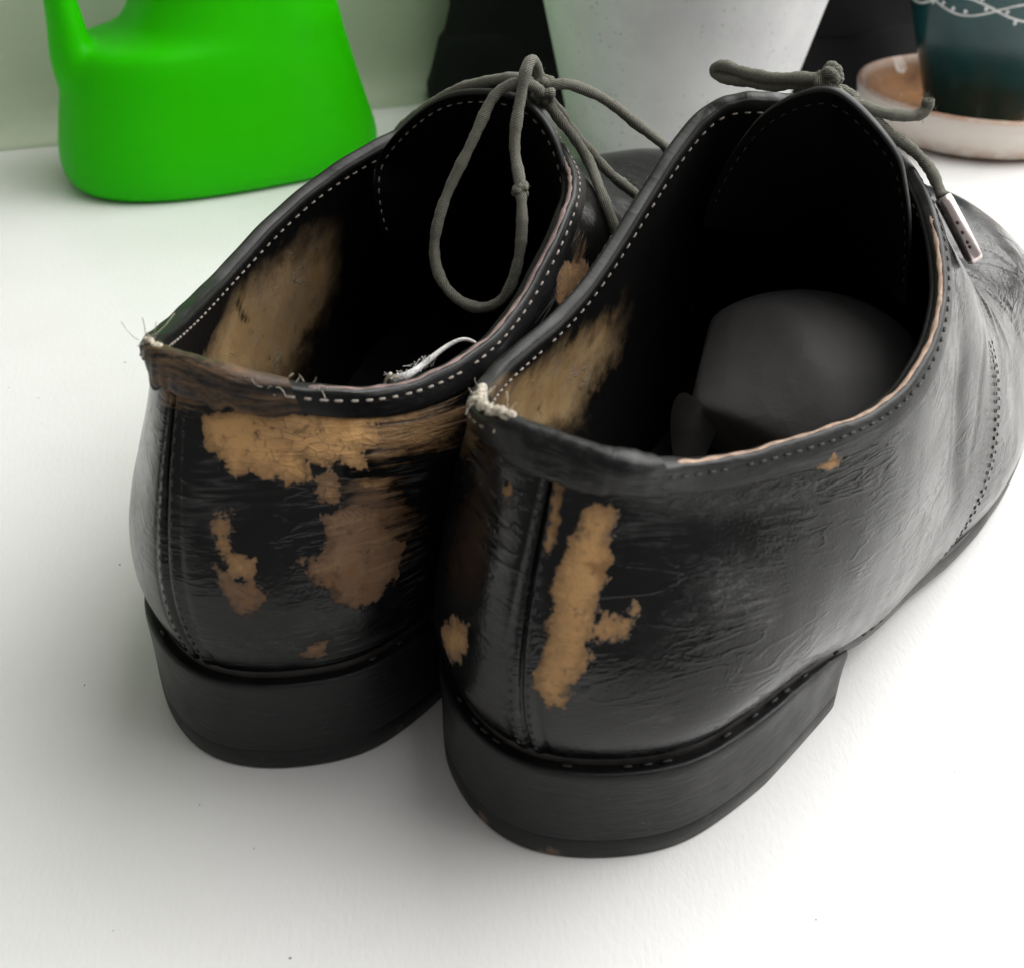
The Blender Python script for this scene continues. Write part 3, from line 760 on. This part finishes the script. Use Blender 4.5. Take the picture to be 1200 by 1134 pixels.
    return root, mir

LACE_R = .132
Lc = {
    'L_loop': [(12.6, -1.43, 10.85), (12.4, -1.25, 11.04), (12.2, -0.96, 11.08), (12.0, -0.62, 10.89), (11.7, -0.41, 10.4), (11.3, -0.22, 9.69), (10.9, 0.05, 8.88), (10.5, 0.18, 8.07), (10.3, 0.17, 7.44), (10.1, -0.12, 6.86), (10.0, -0.65, 6.49), (10.0, -1.26, 6.43), (10.1, -1.73, 6.71), (10.3, -1.95, 7.3), (10.6, -1.96, 8.18), (10.9, -1.79, 8.93), (11.2, -1.57, 9.34), (11.5, -1.31, 9.81), (11.7, -1.24, 10.34), (12.0, -1.21, 10.94), (12.2, -1.21, 11.39), (12.5, -1.19, 11.56), (12.8, -1.21, 11.36), (12.9, -1.26, 11.01)],
    'L_bowleft': [(12.95, -1.33, 10.8), (12.95, -0.75, 10.96), (12.95, -0.08, 10.86), (13.0, 0.65, 10.60), (13.15, 1.42, 10.2), (13.45, 2.23, 9.62), (13.7, 2.9, 9.1), (13.8, 3.35, 8.5), (13.7, 3.7, 7.8)],
    'L_right': [(13.1, -1.24, 10.7), (13.2, -1.61, 10.91), (13.6, -1.98, 10.78), (14.2, -2.42, 10.39), (15.0, -2.93, 9.69), (16.0, -3.29, 8.96), (17.2, -3.54, 7.91), (18.4, -3.62, 6.57)],
    'L_d1': [(12.95, -1.34, 10.66), (13.2, -1.55, 10.2), (13.6, -1.9, 9.55), (13.75, -2.2, 9.05), (13.02, -2.9, 8.57), (12.75, -3.39, 7.9), (12.7, -3.67, 7.24), (12.8, -3.75, 6.7)],
    'L_d2': [(13.2, -1.24, 10.6), (13.6, -1.5, 10.1), (14.0, -1.85, 9.4), (14.31, -2.13, 8.96), (14.42, -2.55, 8.54), (14.8, -2.82, 8.15), (15.34, -3.08, 7.67), (16.0, -3.37, 7.07)],
    'R_loopA': [(13.1, -0.0, 11.72), (13.0, -0.49, 11.70), (13.0, -1.01, 11.61), (13.2, -1.68, 11.53), (13.5, -2.34, 11.51), (13.7, -2.75, 11.44), (13.8, -2.87, 11.29), (13.6, -2.56, 11.24), (13.4, -1.92, 11.3), (13.2, -1.25, 11.37), (13.1, -0.61, 11.55), (13.15, -0.05, 11.65)],
    'R_end': [(13.2, -0.07, 11.7), (13.3, 0.29, 11.37), (13.6, 0.71, 11.14), (14.0, 1.21, 10.95), (14.3, 1.56, 10.88), (14.5, 1.81, 10.91), (14.6, 1.91, 11.05), (14.6, 1.91, 11.22)],
    'R_f': [(13.2, -0.06, 11.6), (13.45, 0.35, 11.4), (13.75, 0.8, 11.0), (14.1, 1.3, 10.5), (14.5, 1.75, 10.12), (14.5, 2.1, 9.88), (14.3, 2.4, 9.68), (14.14, 2.6, 9.48), (13.98, 2.76, 9.33)],
    'R_ag': [(13.98, 2.76, 9.34), (13.88, 3.30, 8.72), (14.0, 3.75, 8.05)],
    'L_hair': [(4.6, -2.08, 7.3), (4.7, -2.28, 7.42), (5.2, -2.22, 7.3), (5.6, -2.25, 7.31), (6.0, -2.33, 7.38), (6.3, -2.47, 7.47), (6.5, -2.66, 7.51), (6.6, -2.82, 7.43), (6.7, -2.85, 7.27)],
}
TONGUE_L = [(12.6, 2.9, 6.3), (12.2, 2.9, 7.2), (12.1, 2.9, 8.0), (12.4, 2.8, 8.75), (12.4, 1.74, 9.88), (12.4, .8, 10.44), (12.4, -.11, 10.63), (12.4, -1.2, 10.5), (12.3, -2.0, 9.66), (12.3, -2.3, 8.6), (12.6, -2.5, 7.2)]
TONGUE_R = [(12.6, 2.7, 7.2), (12.4, 2.55, 8.6), (12.4, 2.38, 9.4), (12.4, 2.14, 10.08), (12.4, 1.77, 10.68), (12.4, .78, 11.45), (12.4, -.03, 11.58), (12.4, -.92, 11.06), (12.4, -1.5, 10.3), (12.4, -2.0, 9.2), (12.6, -2.3, 8.0)]
WEAR_L = [[(-0.89, 5.2), (-1.43, 5.44), (-2.63, 5.58), (-3.81, 5.69), (-4.36, 5.75), (-5.0, 5.75), (-4.31, 5.25), (-4.47, 4.84), (-3.88, 4.59), (-3.93, 4.18), (-3.71, 4.26), (-3.48, 4.37), (-3.11, 4.37), (-2.72, 4.46), (-2.72, 4.07), (-2.35, 4.01), (-1.95, 4.18), (-1.7, 4.34), (-1.41, 4.21), (-1.23, 4.43), (-1.06, 4.56), (-0.89, 4.73)], [(-3.07, 3.44), (-3.56, 3.49), (-3.88, 3.27), (-4.06, 2.8), (-4.33, 2.45), (-4.12, 2.01), (-3.62, 1.65), (-3.03, 1.62), (-2.7, 1.84), (-2.53, 2.2), (-2.53, 2.34), (-2.16, 2.5), (-2.24, 2.67), (-2.61, 2.64), (-2.78, 3.0), (-2.78, 3.3)], [(-2.82, 3.99), (-3.19, 4.04), (-3.17, 3.55), (-2.86, 3.6)], [(-0.91, 3.55), (-1.22, 3.57), (-1.11, 3.33), (-0.91, 3.35)], [(-1.0, 3.22), (-1.2, 3.0), (-1.4, 2.78), (-1.38, 2.56), (-1.11, 2.58), (-1.02, 2.89)], [(-0.88, 2.72), (-1.02, 2.64), (-1.13, 2.5), (-1.45, 2.39), (-1.56, 2.15), (-1.36, 1.9), (-1.16, 1.87), (-0.98, 2.2)], [(-2.02, 0.99), (-2.33, 0.96), (-2.24, 0.55), (-1.98, 0.6)], [(-11.64, 6.05), (-12.58, 5.72), (-13.72, 5.09), (-13.64, 4.76), (-12.46, 5.03), (-11.48, 5.39)]]
WEAR_R = [[(1.04, 4.95), (1.74, 5.09), (1.87, 4.87), (1.7, 4.46), (1.56, 4.34), (1.59, 4.12), (1.47, 3.82), (1.27, 3.57), (1.18, 3.33), (1.15, 3.0), (1.16, 2.72), (1.02, 2.45), (0.82, 2.23), (0.68, 1.76), (0.52, 1.76), (0.34, 1.95), (0.27, 2.34), (0.34, 2.8), (0.47, 3.16), (0.5, 3.6), (0.54, 3.99), (0.72, 4.43)], [(1.29, 3.11), (1.52, 3.27), (1.77, 3.19), (1.95, 3.38), (2.0, 3.24), (1.83, 3.02), (1.59, 2.94), (1.32, 2.91)], [(0.16, 5.5), (0.39, 5.47), (0.34, 4.34), (0.21, 4.21)], [(-2.14, 1.54), (-1.83, 2.09), (-1.22, 2.45), (-1.15, 2.12), (-1.4, 1.59), (-1.81, 1.24), (-2.04, 1.29)], [(-1.25, 4.89), (-0.97, 5.0), (-0.89, 4.81), (-1.15, 4.73)], [(6.91, 5.99), (7.33, 5.99), (7.59, 5.83), (7.36, 5.61), (6.91, 5.66)]]
LIN_L = [[(8.01, 3.85), (9.42, 5.03), (11.08, 4.98), (12.7, 4.81), (14.13, 4.43), (14.4, 3.41), (13.01, 2.75), (11.79, 2.17), (10.65, 1.93), (8.26, 3.11)]]
CHIP_L = [[(9.1, 5.25), (9.58, 5.09), (9.86, 4.43), (10.3, 3.93), (10.06, 3.85), (9.68, 4.15), (9.49, 4.56)], [(10.02, 3.74), (10.34, 3.69), (10.45, 3.44), (10.14, 3.52)]]
LIN_R = [[(-4.68, 6.16), (-8.04, 5.39), (-9.98, 5.06), (-11.75, 4.56), (-12.23, 3.9), (-11.16, 3.41), (-9.9, 2.78), (-8.42, 3.0), (-7.1, 4.04)]]

def knot(c, r, n=3.2, ax=(1, .2, .1), seed=1):
    """a small hitch of cord: a coil wound round itself"""
    ax = np.array(ax, float); ax /= np.linalg.norm(ax); e = np.cross(ax, (0, 0, 1)); e /= np.linalg.norm(e); f = np.cross(ax, e)
    rr = np.random.RandomState(seed); q = np.linspace(0, 1, 40)
    return [tuple(np.array(c)+ax*(t-.5)*r*2.2+(e*math.cos(t*n*6.28)+f*math.sin(t*n*6.28))*r*(.75+.3*math.sin(t*9))+rr.normal(size=3)*.02) for t in q]
def fuzz(name, root, mir, centers, n, ln, mat, seed, rad=.008):
    """stray fibres sticking out of frayed cotton"""
    rr = np.random.RandomState(seed); parts = []
    for _ in range(n):
        c = np.array(centers[rr.randint(len(centers))])+rr.normal(size=3)*.06
        d = rr.normal(size=3); d /= np.linalg.norm(d); k = rr.normal(size=3)*.5; l = ln*rr.uniform(.5, 1.3)
        pts = [c, c+d*l*.4, c+(d+k*.4)*l*.75, c+(d+k*.8)*l]
        V, F, _ = tube(to_local(np.array(pts)), rad, 4, cap=False); parts.append((V, F))
    V, F = join(parts)
    return obj(name, V, F, mat, root, mirror=mir, kind='stuff')

root, mir = build_shoe('right', (.3131, 16.5375), .50494, dict(seed=11, weltskip=.5, weltmat=M['lift'], deep=[.15, .2, .5, .5, .4, 0], label='near right shoe with one narrow tan worn strip beside its heel seam and paper inside',
    wear=WEAR_R, lining_wear=LIN_R, rawmat=M['raw'], raw=(1.6, 6.0), latthread=M['dark_thread'], medthread=M['thread'], tonguethread=M['dark_thread'],
    scuff=[(3.9, 3.3, .9, .7, 1.0), (2.9, 3.0, .7, .5, .6), (10.5, 4.2, 2.5, .8, .5), (5, 5.2, 3, .4, .6), (15.5, 2.5, 2.0, 1.5, .6)],
    tongue=TONGUE_R, tab=(-.75, 1.65), tabh=.74, ragged=.02, heelwear=[(.4, -1.0, .1, .25), (.3, .5, .05, .25), (4, 3.6, .05, .2)],
    laces=[('lace', M['lace'], LACE_R, Lc['R_loopA']), ('lace_end', M['lace'], LACE_R, Lc['R_end']), ('lace_end', M['lace'], LACE_R, Lc['R_f']),
           ('lace_knot', M['lace'], LACE_R*.9, knot((13.15, .02, 11.75), .17, seed=3))]))
# metal tag clipped round the hanging lace end, with four punched holes
def aglet(par):
    A0, A1, A2 = (np.array(q) for q in Lc['R_ag'])
    ax = A2-A0; ln = np.linalg.norm(ax); ax /= ln
    pth = to_local(np.array([A0+ax*ln*f+(A1-(A0+A2)/2)*math.sin(math.pi*f)*.6 for f in np.linspace(0, 1, 14)]))
    ag = tube_obj('aglet', pth, np.concatenate([[.185, .20], np.full(10, .20), [.195, .18]]), M['metal'], par, 14)
    camdir = np.array([0, 0, 19.5])-np.array([9.5, 29, 8.]); camdir = camdir/np.linalg.norm(camdir)
    a = -.50494; lx = np.array([math.cos(a)*camdir[0]+math.sin(a)*camdir[1], -math.sin(a)*camdir[0]+math.cos(a)*camdir[1], camdir[2]])
    tl = pth[-1]-pth[0]; tl /= np.linalg.norm(tl); nn = lx-tl*(lx@tl); nn /= np.linalg.norm(nn); bb = np.cross(tl, nn)
    nn = nn*math.cos(.1)-bb*math.sin(.1); bb = np.cross(tl, nn)
    for f in (.42, .56, .70, .84):
        c = pth[int(f*13)]+nn*.19
        ring = [c+(tl*math.cos(t)*.045+bb*math.sin(t)*.035) for t in np.linspace(0, 6.283, 11)[:-1]]
        obj('punched_hole', np.vstack([ring, np.array(ring)+nn*.02]), [tuple(range(10, 20))]+[(k, (k+1) % 10, 10+(k+1) % 10, 10+k) for k in range(10)], M['hole'], ag)
lace_r = [o for o in root.children if o.name.startswith('lace_end')]
aglet([o for o in root.children if o.name.split('.')[0] == 'lace'][0] if False else root)
set_net('right')
def rim_pts(s0, s1, n, dz=.08, off=-.03):
    st = np.linspace(s0, s1, n) % 20; one = np.ones(n)
    return surf(st, one)+sn(st, one)*off+np.array([0, 0, dz])
# torn cream edge where the tab has worn through
def frayed_rim(s0, s1, n, seed, root, mir, mat=None, r=.07):
    P = rim_pts(s0, s1, n); rr = np.random.RandomState(seed); P = P+rr.normal(size=P.shape)*.035
    tube_obj('frayed_rim', to_local(P), r*(.7+.8*np.abs(rr.normal(size=n))), mat or M['fray'], root, 8, mir)
frayed_rim(-2.3, -.75, 60, 4, root, mir, r=.05)
frayed_rim(-1.9, -.9, 40, 24, root, mir, r=.045)
fuzz('frayed_fibres', root, mir, rim_pts(-2.3, -.7, 20), 34, .22, M['fray'], 2)
fuzz('lace_fibres', root, mir, [Lc['R_end'][-1], Lc['R_end'][-2], Lc['R_end'][-3], (13., 0, 11.6), (13, .1, 11.45)], 160, .11, M['lace'], 8, .005)

root, mir = build_shoe('left', (-6.2202, 18.7551), .44172, dict(seed=5, weltskip=.9, weltmat=M['lift'], deep=[.1, 1.0, .7, .7, .6, .9, .9, .5], label='far left shoe with large tan bare patches on its heel and a hanging lace loop',
    wear=WEAR_L, lining_wear=LIN_L, lining_chip=CHIP_L, rawmat=M['raw_pink'], raw=(-7.0, -1.5), latthread=M['thread'], medthread=M['thread'], tonguethread=M['thread'],
    fade=[(-5.3, 4.95, 1.9, .75, 1.0), (-4.0, 3.0, .9, 1.0, .75), (-3.8, 3.6, .7, .5, .85), (-.1, 5.5, 1.6, .5, .62), (-12.6, 5.4, 1.4, .5, .8)],
    scuff=[(1.6, 3.5, 1.2, 2.5, .5), (-2.0, 1.0, 2, .6, .5)],
    tongue=TONGUE_L, tab=(-1.6, 1.1), tabh=.72, ragged=.10, tabfade=.58, heelwear=[(2.6, -2.9, .12, .3), (.9, -1.4, .8, .12), (1.6, -2.0, .3, .15)],
    laces=[('lace', M['lace'], LACE_R, Lc['L_loop']), ('lace_loop', M['lace'], LACE_R, Lc['L_bowleft']), ('lace_end', M['lace'], LACE_R, Lc['L_right']), ('lace_strand', M['lace'], LACE_R, Lc['L_d1']), ('lace_strand', M['lace'], LACE_R, Lc['L_d2']),
           ('lace_knot', M['lace'], LACE_R*.85, knot((12.95, -1.33, 10.8), .19, ax=(.4, .3, 1), seed=6)), ('lace_knot', M['lace'], LACE_R*.8, knot((11.0, -1.72, 9.1), .10, 1.4, ax=(.2, .1, 1), seed=9))]))
hair = tube_obj('loose_thread', to_local(cr_path(Lc['L_hair'], 8)), np.linspace(.09, .035, 72), M['white_thread'], root, 7, mir)
fuzz('thread_fibres', hair, mir, Lc['L_hair'][:4], 90, .12, M['white_thread'], 5, .006)
obj('thread_tuft', *join([tube(to_local(cr_path([np.array(Lc['L_hair'][0])+np.random.RandomState(k).normal(size=3)*.09 for k in range(7*j, 7*j+5)], 5)), .035, 5)[:2] for j in range(5)]), M['fray'], hair, mirror=mir)
set_net('left')
frayed_rim(.7, 1.2, 12, 14, root, mir, r=.05)
fuzz('frayed_fibres', root, mir, rim_pts(.8, 1.3, 8), 16, .3, M['fray'], 12)
fuzz('frayed_fibres', root, mir, rim_pts(-1.9, -1.2, 8, off=.1), 14, .2, M['fray'], 13)
fuzz('lace_fibres', root, mir, [(12.95, -1.33, 10.9), (12.9, -1.2, 11.2), (11.0, -1.72, 9.1), (15.0, -2.9, 8.1)], 170, .11, M['lace'], 18, .005)

# ------------------------------------------------------------------ crumpled paper stuffed into the near shoe
def shoe_point(q, pos, yaw, side=1):
    f = np.array([math.sin(yaw), math.cos(yaw), 0]); r = np.array([math.cos(yaw), -math.sin(yaw), 0])
    return np.array([pos[0], pos[1], 0])+f*q[0]+side*r*q[1]+np.array([0, 0, q[2]])
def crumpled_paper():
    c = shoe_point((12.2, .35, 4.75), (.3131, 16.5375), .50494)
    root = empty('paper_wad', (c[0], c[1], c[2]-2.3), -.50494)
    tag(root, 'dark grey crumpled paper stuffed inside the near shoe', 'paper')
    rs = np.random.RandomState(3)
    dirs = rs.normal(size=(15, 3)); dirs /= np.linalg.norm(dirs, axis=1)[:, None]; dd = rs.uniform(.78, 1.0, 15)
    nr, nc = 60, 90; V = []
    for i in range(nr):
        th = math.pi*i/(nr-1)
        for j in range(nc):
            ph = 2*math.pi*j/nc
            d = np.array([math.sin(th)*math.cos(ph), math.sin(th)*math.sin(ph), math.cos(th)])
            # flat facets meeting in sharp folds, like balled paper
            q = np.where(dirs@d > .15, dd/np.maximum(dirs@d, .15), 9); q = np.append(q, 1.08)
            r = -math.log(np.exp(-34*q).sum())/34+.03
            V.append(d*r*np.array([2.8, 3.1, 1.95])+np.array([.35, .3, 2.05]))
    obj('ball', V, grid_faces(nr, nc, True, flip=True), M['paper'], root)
    # a corner of the sheet folded over itself
    edge = [(-1.75, 2.45), (-2.05, 2.1), (-2.05, 1.5), (-1.75, .85), (-1.4, .62), (-1.1, .85), (-.95, 1.4), (-.95, 1.9), (-1.3, 2.35)]
    edge = nspline(np.arange(10), np.array(edge+edge[:1]), np.linspace(0, 9, 55)[:-1], True); c0 = edge.mean(0)
    P = []
    for k, f in enumerate(np.linspace(1, 0.02, 9)):
        for x, z in edge:
            X = c0[0]+(x-c0[0])*f; Z = c0[1]+(z-c0[1])*f
            P.append((X, -1.95-.30*math.cos((X+1.5)*2.2)+.22*abs(X+1.55-.25*(Z-1.7))+.15*(Z-1.7), Z))
    obj('folded_corner', P, grid_faces(9, 54, True), M['paper'], root)
crumpled_paper()

# ------------------------------------------------------------------ watering can
def watering_can():
    A = np.array([.857, .514]); yaw = math.atan2(A[1], A[0])
    root = empty('watering_can', (-13.0, 54.6, 0), yaw)
    tag(root, 'glossy bright green plastic watering can standing by the wall', 'watering can')
    # local x along the can, y away from the camera
    zs = [0, .12, .4, .9, 1.6, 3, 4.4, 5.2, 5.7, 6.1, 6.6, 7.3, 8.5, 10, 12, 13.6, 14.4, 14.8]
    lf = [-6.3, -6.6, -6.85, -6.92, -6.88, -6.62, -6.35, -6.1, -5.7, -3.8, -3.4, -2.95, -2.5, -2.1, -1.7, -1.4, -1.0, -.4]
    rt = [6.3, 6.62, 6.88, 6.95, 6.8, 6.35, 5.95, 5.74, 5.6, 5.5, 5.36, 5.18, 4.9, 4.6, 4.2, 3.9, 3.5, 3.0]
    hb = [3.7, 3.95, 4.1, 4.15, 4.1, 3.95, 3.8, 3.7, 3.6, 3.5, 3.42, 3.3, 3.15, 3.0, 2.75, 2.5, 2.1, 1.5]
    zq = np.concatenate([np.linspace(0, 1, 10)**1.5, np.linspace(1.3, 14.8, 50)])
    f = lambda a: np.interp(zq, zs, a)
    L_, R_, B_ = f(lf), f(rt), f(hb)
    V, nc = [], 72
    for z, l, r, b in zip(zq, L_, R_, B_):
        for k in range(nc):
            t = 2*math.pi*k/nc; c, s = math.cos(t), math.sin(t); e = 2/2.5
            V.append(((l+r)/2+(r-l)/2*math.copysign(abs(c)**e, c), b*math.copysign(abs(s)**e, s), z))
    F = grid_faces(len(zq), nc, True)+[tuple(range(nc))[::-1], tuple((len(zq)-1)*nc+k for k in range(nc))]
    hp = cr_path([(-5.2, 0, 3.6), (-5.75, 0, 5.2), (-5.9, 0, 7.2), (-6.25, 0, 9.5), (-6.1, 0, 12.2), (-4.6, 0, 14.2), (-2.2, 0, 14.3), (0.5, 0, 13.2)], 8)
    rad = np.interp(np.arange(len(hp)), [0, 10, 18, 30, len(hp)], [1.2, .78, .56, .6, .9])
    V2, F2, _ = tube(hp, rad, 20); V2 = np.array(V2); V2[:, 1] *= 1.5
    sp = cr_path([(3.5, 0, 9.0), (6.2, 0, 12.0), (9.0, 0, 15.5), (11.0, 0, 19.5)], 8)
    V3, F3, _ = tube(sp, np.linspace(1.7, .9, len(sp)), 20)
    V, F = join([(V, F), (V2, F2), (V3, F3)])
    tmp = obj('body', V, F, M['can'])
    md = tmp.modifiers.new('r', 'REMESH'); md.mode = 'VOXEL'; md.voxel_size = .0017
    ms = tmp.modifiers.new('s', 'SMOOTH'); ms.factor = .5; ms.iterations = 12
    dg = bpy.context.evaluated_depsgraph_get(); me = bpy.data.meshes.new_from_object(tmp.evaluated_get(dg))
    co = np.empty(len(me.vertices)*3, np.float32); me.vertices.foreach_get('co', co); co = co.reshape(-1, 3)/CM
    polys = [tuple(p.vertices) for p in me.polygons]
    groups = dict(body=[], handle=[], spout=[])
    for pv in polys:
        c = co[list(pv)].mean(0)
        # the grip starts where the loop leaves the shoulder
        if c[0] < -3.9 and c[2] > 5.4 or (c[2] > 13.2 and c[0] < -1.6): groups['handle'].append(pv)
        elif c[0] > 5.4 and c[2] > 9.5: groups['spout'].append(pv)
        else: groups['body'].append(pv)
    bpy.data.objects.remove(tmp)
    for nm, fs in groups.items():
        idx = sorted({i for q in fs for i in q}); mp = {i: k for k, i in enumerate(idx)}
        obj(nm, co[idx], [tuple(mp[i] for i in q) for q in fs], M['can'], root)
watering_can()

# ------------------------------------------------------------------ pots
def lathe(name, prof, mat, parent, n=96, attrs=None, wob=0.0):
    V = []
    for r, z in prof:
        for k in range(n):
            t = 2*math.pi*k/n; rr = r*(1+wob*math.sin(3*t+z)); V.append((rr*math.cos(t), rr*math.sin(t), z))
    F = grid_faces(len(prof), n, True)
    at = {k: np.repeat([f(i, r, z) for i, (r, z) in enumerate(prof)], n) for k, f in (attrs or {}).items()}
    return obj(name, V, F, mat, parent, attrs=at)
def white_pot():
    root = empty('flower_pot', (6.75, 56.6, 0))
    tag(root, 'tall white speckled flower pot behind the shoes', 'flower pot')
    prof = [(0.2, .02), (3.7, .02), (4.05, .1), (4.2, .35)]+[(4.2+.25*z, z) for z in np.linspace(.8, 12.4, 20)]
    prof += [(7.45, 12.8), (7.4, 13.0), (7.2, 13.05), (7.0, 12.9), (6.9, 12.5), (6.6, 11.4), (6.2, 10.6)]
    lathe('pot_wall', prof, M['pot'], root)
    lathe('soil', [(6.45, 10.9), (5, 11.15), (3, 11.3), (1, 11.2), (.05, 11.25)], M['soil'], root, 48, wob=.01)
white_pot()
def saucer():
    root = empty('pot_saucer', (22.1, 61.9, 0))
    tag(root, 'white ceramic saucer with brown water stains under the teal pot', 'saucer')
    prof = [(.1, .03), (4.2, .03), (4.6, .08), (5.0, .3), (5.45, .9), (5.7, 1.5), (5.8, 2.0), (5.77, 2.15), (5.62, 2.2), (5.5, 2.1), (5.35, 1.75), (5.05, 1.2), (4.6, .75), (4.0, .55), (2.5, .5), (.1, .5)]
    st = [0, 0, 0, 0, 0, 0, .15, .45, .55, .5, .9, 1, 1, 1, 1, 1]
    ed = [0, .9, .9, .45, .1, 0, 0, .5, .6, .2, 0, 0, 0, 0, 0, 0]
    o = lathe('dish', prof, M['saucer'], root, 120, attrs=dict(stain=lambda i, r, z: st[i], edge=lambda i, r, z: ed[i]))
saucer()
def teal_pot():
    root = empty('flower_pot', (22.1, 61.9, .52))
    tag(root, 'dark teal glazed flower pot with white vine print on a saucer', 'flower pot')
    rr = lambda z: 2.25+.33*z if z > 1.0 else 2.25+.33*z-.12*(1-z)**2
    prof = [(.1, .02), (2.0, .02), (2.2, .08)]+[(rr(z), z) for z in np.linspace(.3, 9.6, 24)]+[(5.5, 9.85), (5.35, 9.95), (5.2, 9.8), (4.9, 9.0), (4.7, 8.4)]
    lathe('pot_wall', prof, M['teal'], root)
    lathe('soil', [(4.78, 8.6), (3, 8.8), (.05, 8.85)], M['soil'], root, 40)
    zz = lambda th, s: 6.0+s*.40*math.cos(math.radians((th+130)*360/80))
    for s in (-1, 1):
        pts = []
        for th in np.arange(-180, 180.1, 3):
            z = zz(th, s); a = math.radians(th); r = rr(z)+.012; pts.append((r*math.cos(a), r*math.sin(a), z))
        tube_obj('printed_vine', pts, .055, M['print'], root, 6)
    def berry(th, z):
        a = math.radians(th); r = rr(z)+.0; c = np.array([r*math.cos(a), r*math.sin(a), z]); n = np.array([math.cos(a), math.sin(a), -.3]); n /= np.linalg.norm(n)
        e = np.array([-math.sin(a), math.cos(a), 0]); f = np.cross(n, e)
        ring = [c+e*.10*math.cos(t)+f*.12*math.sin(t) for t in np.linspace(0, 6.283, 13)[:-1]]; top = [q+n*.05+(c-q)*.25 for q in ring]
        obj('printed_berry', ring+top, [(k, (k+1) % 12, 12+(k+1) % 12, 12+k) for k in range(5)]+[tuple(range(12, 24))], M['print'], root)
    for th, s, o in ((-158, -1, .15), (-151, -1, -.15), (-143, -1, .17), (-136, -1, .15), (-128, -1, .16), (-134, 1, .15), (-127, 1, .15), (-119, 1, .17), (-116, 1, -.16), (-104, 1, .16), (-98, 1, -.16), (-88, 1, .15), (-84, -1, .16), (-76, -1, .16)):
        berry(th, zz(th, s)+o)
teal_pot()

# ------------------------------------------------------------------ black bag standing behind the pots
def bag():
    d = np.array([26., 7.]); ln = np.linalg.norm(d); yaw = math.atan2(d[1], d[0])
    root = empty('fabric_bag', (9.1, 67.6, 0), yaw)
    tag(root, 'folded black fabric bag standing behind the white pot', 'bag')
    def part(name, zs, wl, wb, seed):
        V, nc = [], 120
        for z, a, b in zip(zs, wl, wb):
            for k in range(nc):
                t = 2*math.pi*k/nc; c, s = math.cos(t), math.sin(t); e = 2/3.2
                x = a*math.copysign(abs(c)**e, c); y = b*math.copysign(abs(s)**e, s)
                m = 1+.02*math.sin(5*t+z*.8+seed)+.012*math.sin(11*t-z*1.3)
                V.append((x*(1+.008*math.sin(z*2+seed)), y*m+.12*math.sin(x*.9+z*.6+seed), z+.18*math.sin(t*2+seed)*(z > .3)))
        F = grid_faces(len(zs), nc, True)+[tuple(range(nc))[::-1], tuple((len(zs)-1)*nc+k for k in range(nc))]
        obj(name, V, F, M['bag'], root)
    z1 = np.array([0.03, .3, .8, 1.5, 2.4, 3.0, 3.4, 3.55]); a1 = 3.1+np.array([10.7, 11.0, 11.1, 11.0, 10.75, 10.5, 10.2, 9.9]); part('lower_panel', z1, a1, a1*.15, 1)
    z2 = np.array([3.0, 3.05, 3.2, 3.6, 4.5, 7, 10, 14, 17, 17.4]); a2 = 3.1+np.array([9.9, 10.15, 10.25, 10.2, 10.1, 10.1, 10.2, 10.3, 10.2, 9.8]); part('upper_panel', z2, a2, a2*.155, 2)
    for s in (-1, 1):
        pts = [(-4, s*1.4, 15.5), (-4, s*1.7, 18.5), (-2, s*1.6, 22), (2, s*1.6, 22), (4, s*1.7, 18.5), (4, s*1.4, 15.5)]
        tube_obj('strap', cr_path(pts, 8), .35, M['bag'], root, 8)
bag()

# ------------------------------------------------------------------ grit and leather crumbs on the sill
def grit():
    rs = np.random.RandomState(21); parts = []
    spots = [(-14.5, 33.6), (-13.6, 33.2), (-15.6, 34.2), (-12.5, 36.0), (-9.4, 21.0), (-7.0, 14.6), (-6.1, 17.6), (-9.8, 25.4), (5.8, 15.2), (9.4, 19.0), (12.4, 21.5)]
    spots += [(rs.uniform(-17, -7), rs.uniform(14, 45)) for _ in range(5)]+[(rs.uniform(-6, 11), rs.uniform(13.5, 17)) for _ in range(2)]
    for x, y in spots:
        r = rs.uniform(.010, .028); n = 6
        ang = np.sort(rs.uniform(0, 6.28, n)); rr = r*rs.uniform(.5, 1.3, n)
        base = [(x+rr[k]*math.cos(ang[k]), y+rr[k]*math.sin(ang[k]), .002) for k in range(n)]; top = [(x+.6*(bx-x), y+.6*(by-y), .002+r*.8) for bx, by, _ in base]
        parts.append((base+top, [(k, (k+1) % n, n+(k+1) % n, n+k) for k in range(n)]+[tuple(range(n, 2*n))]))
    V, F = join(parts); o = obj('grit', V, F, M['grit'], smooth=False, kind='stuff')
    tag(o, 'tiny dark crumbs scattered over the white sill', 'grit')
grit()
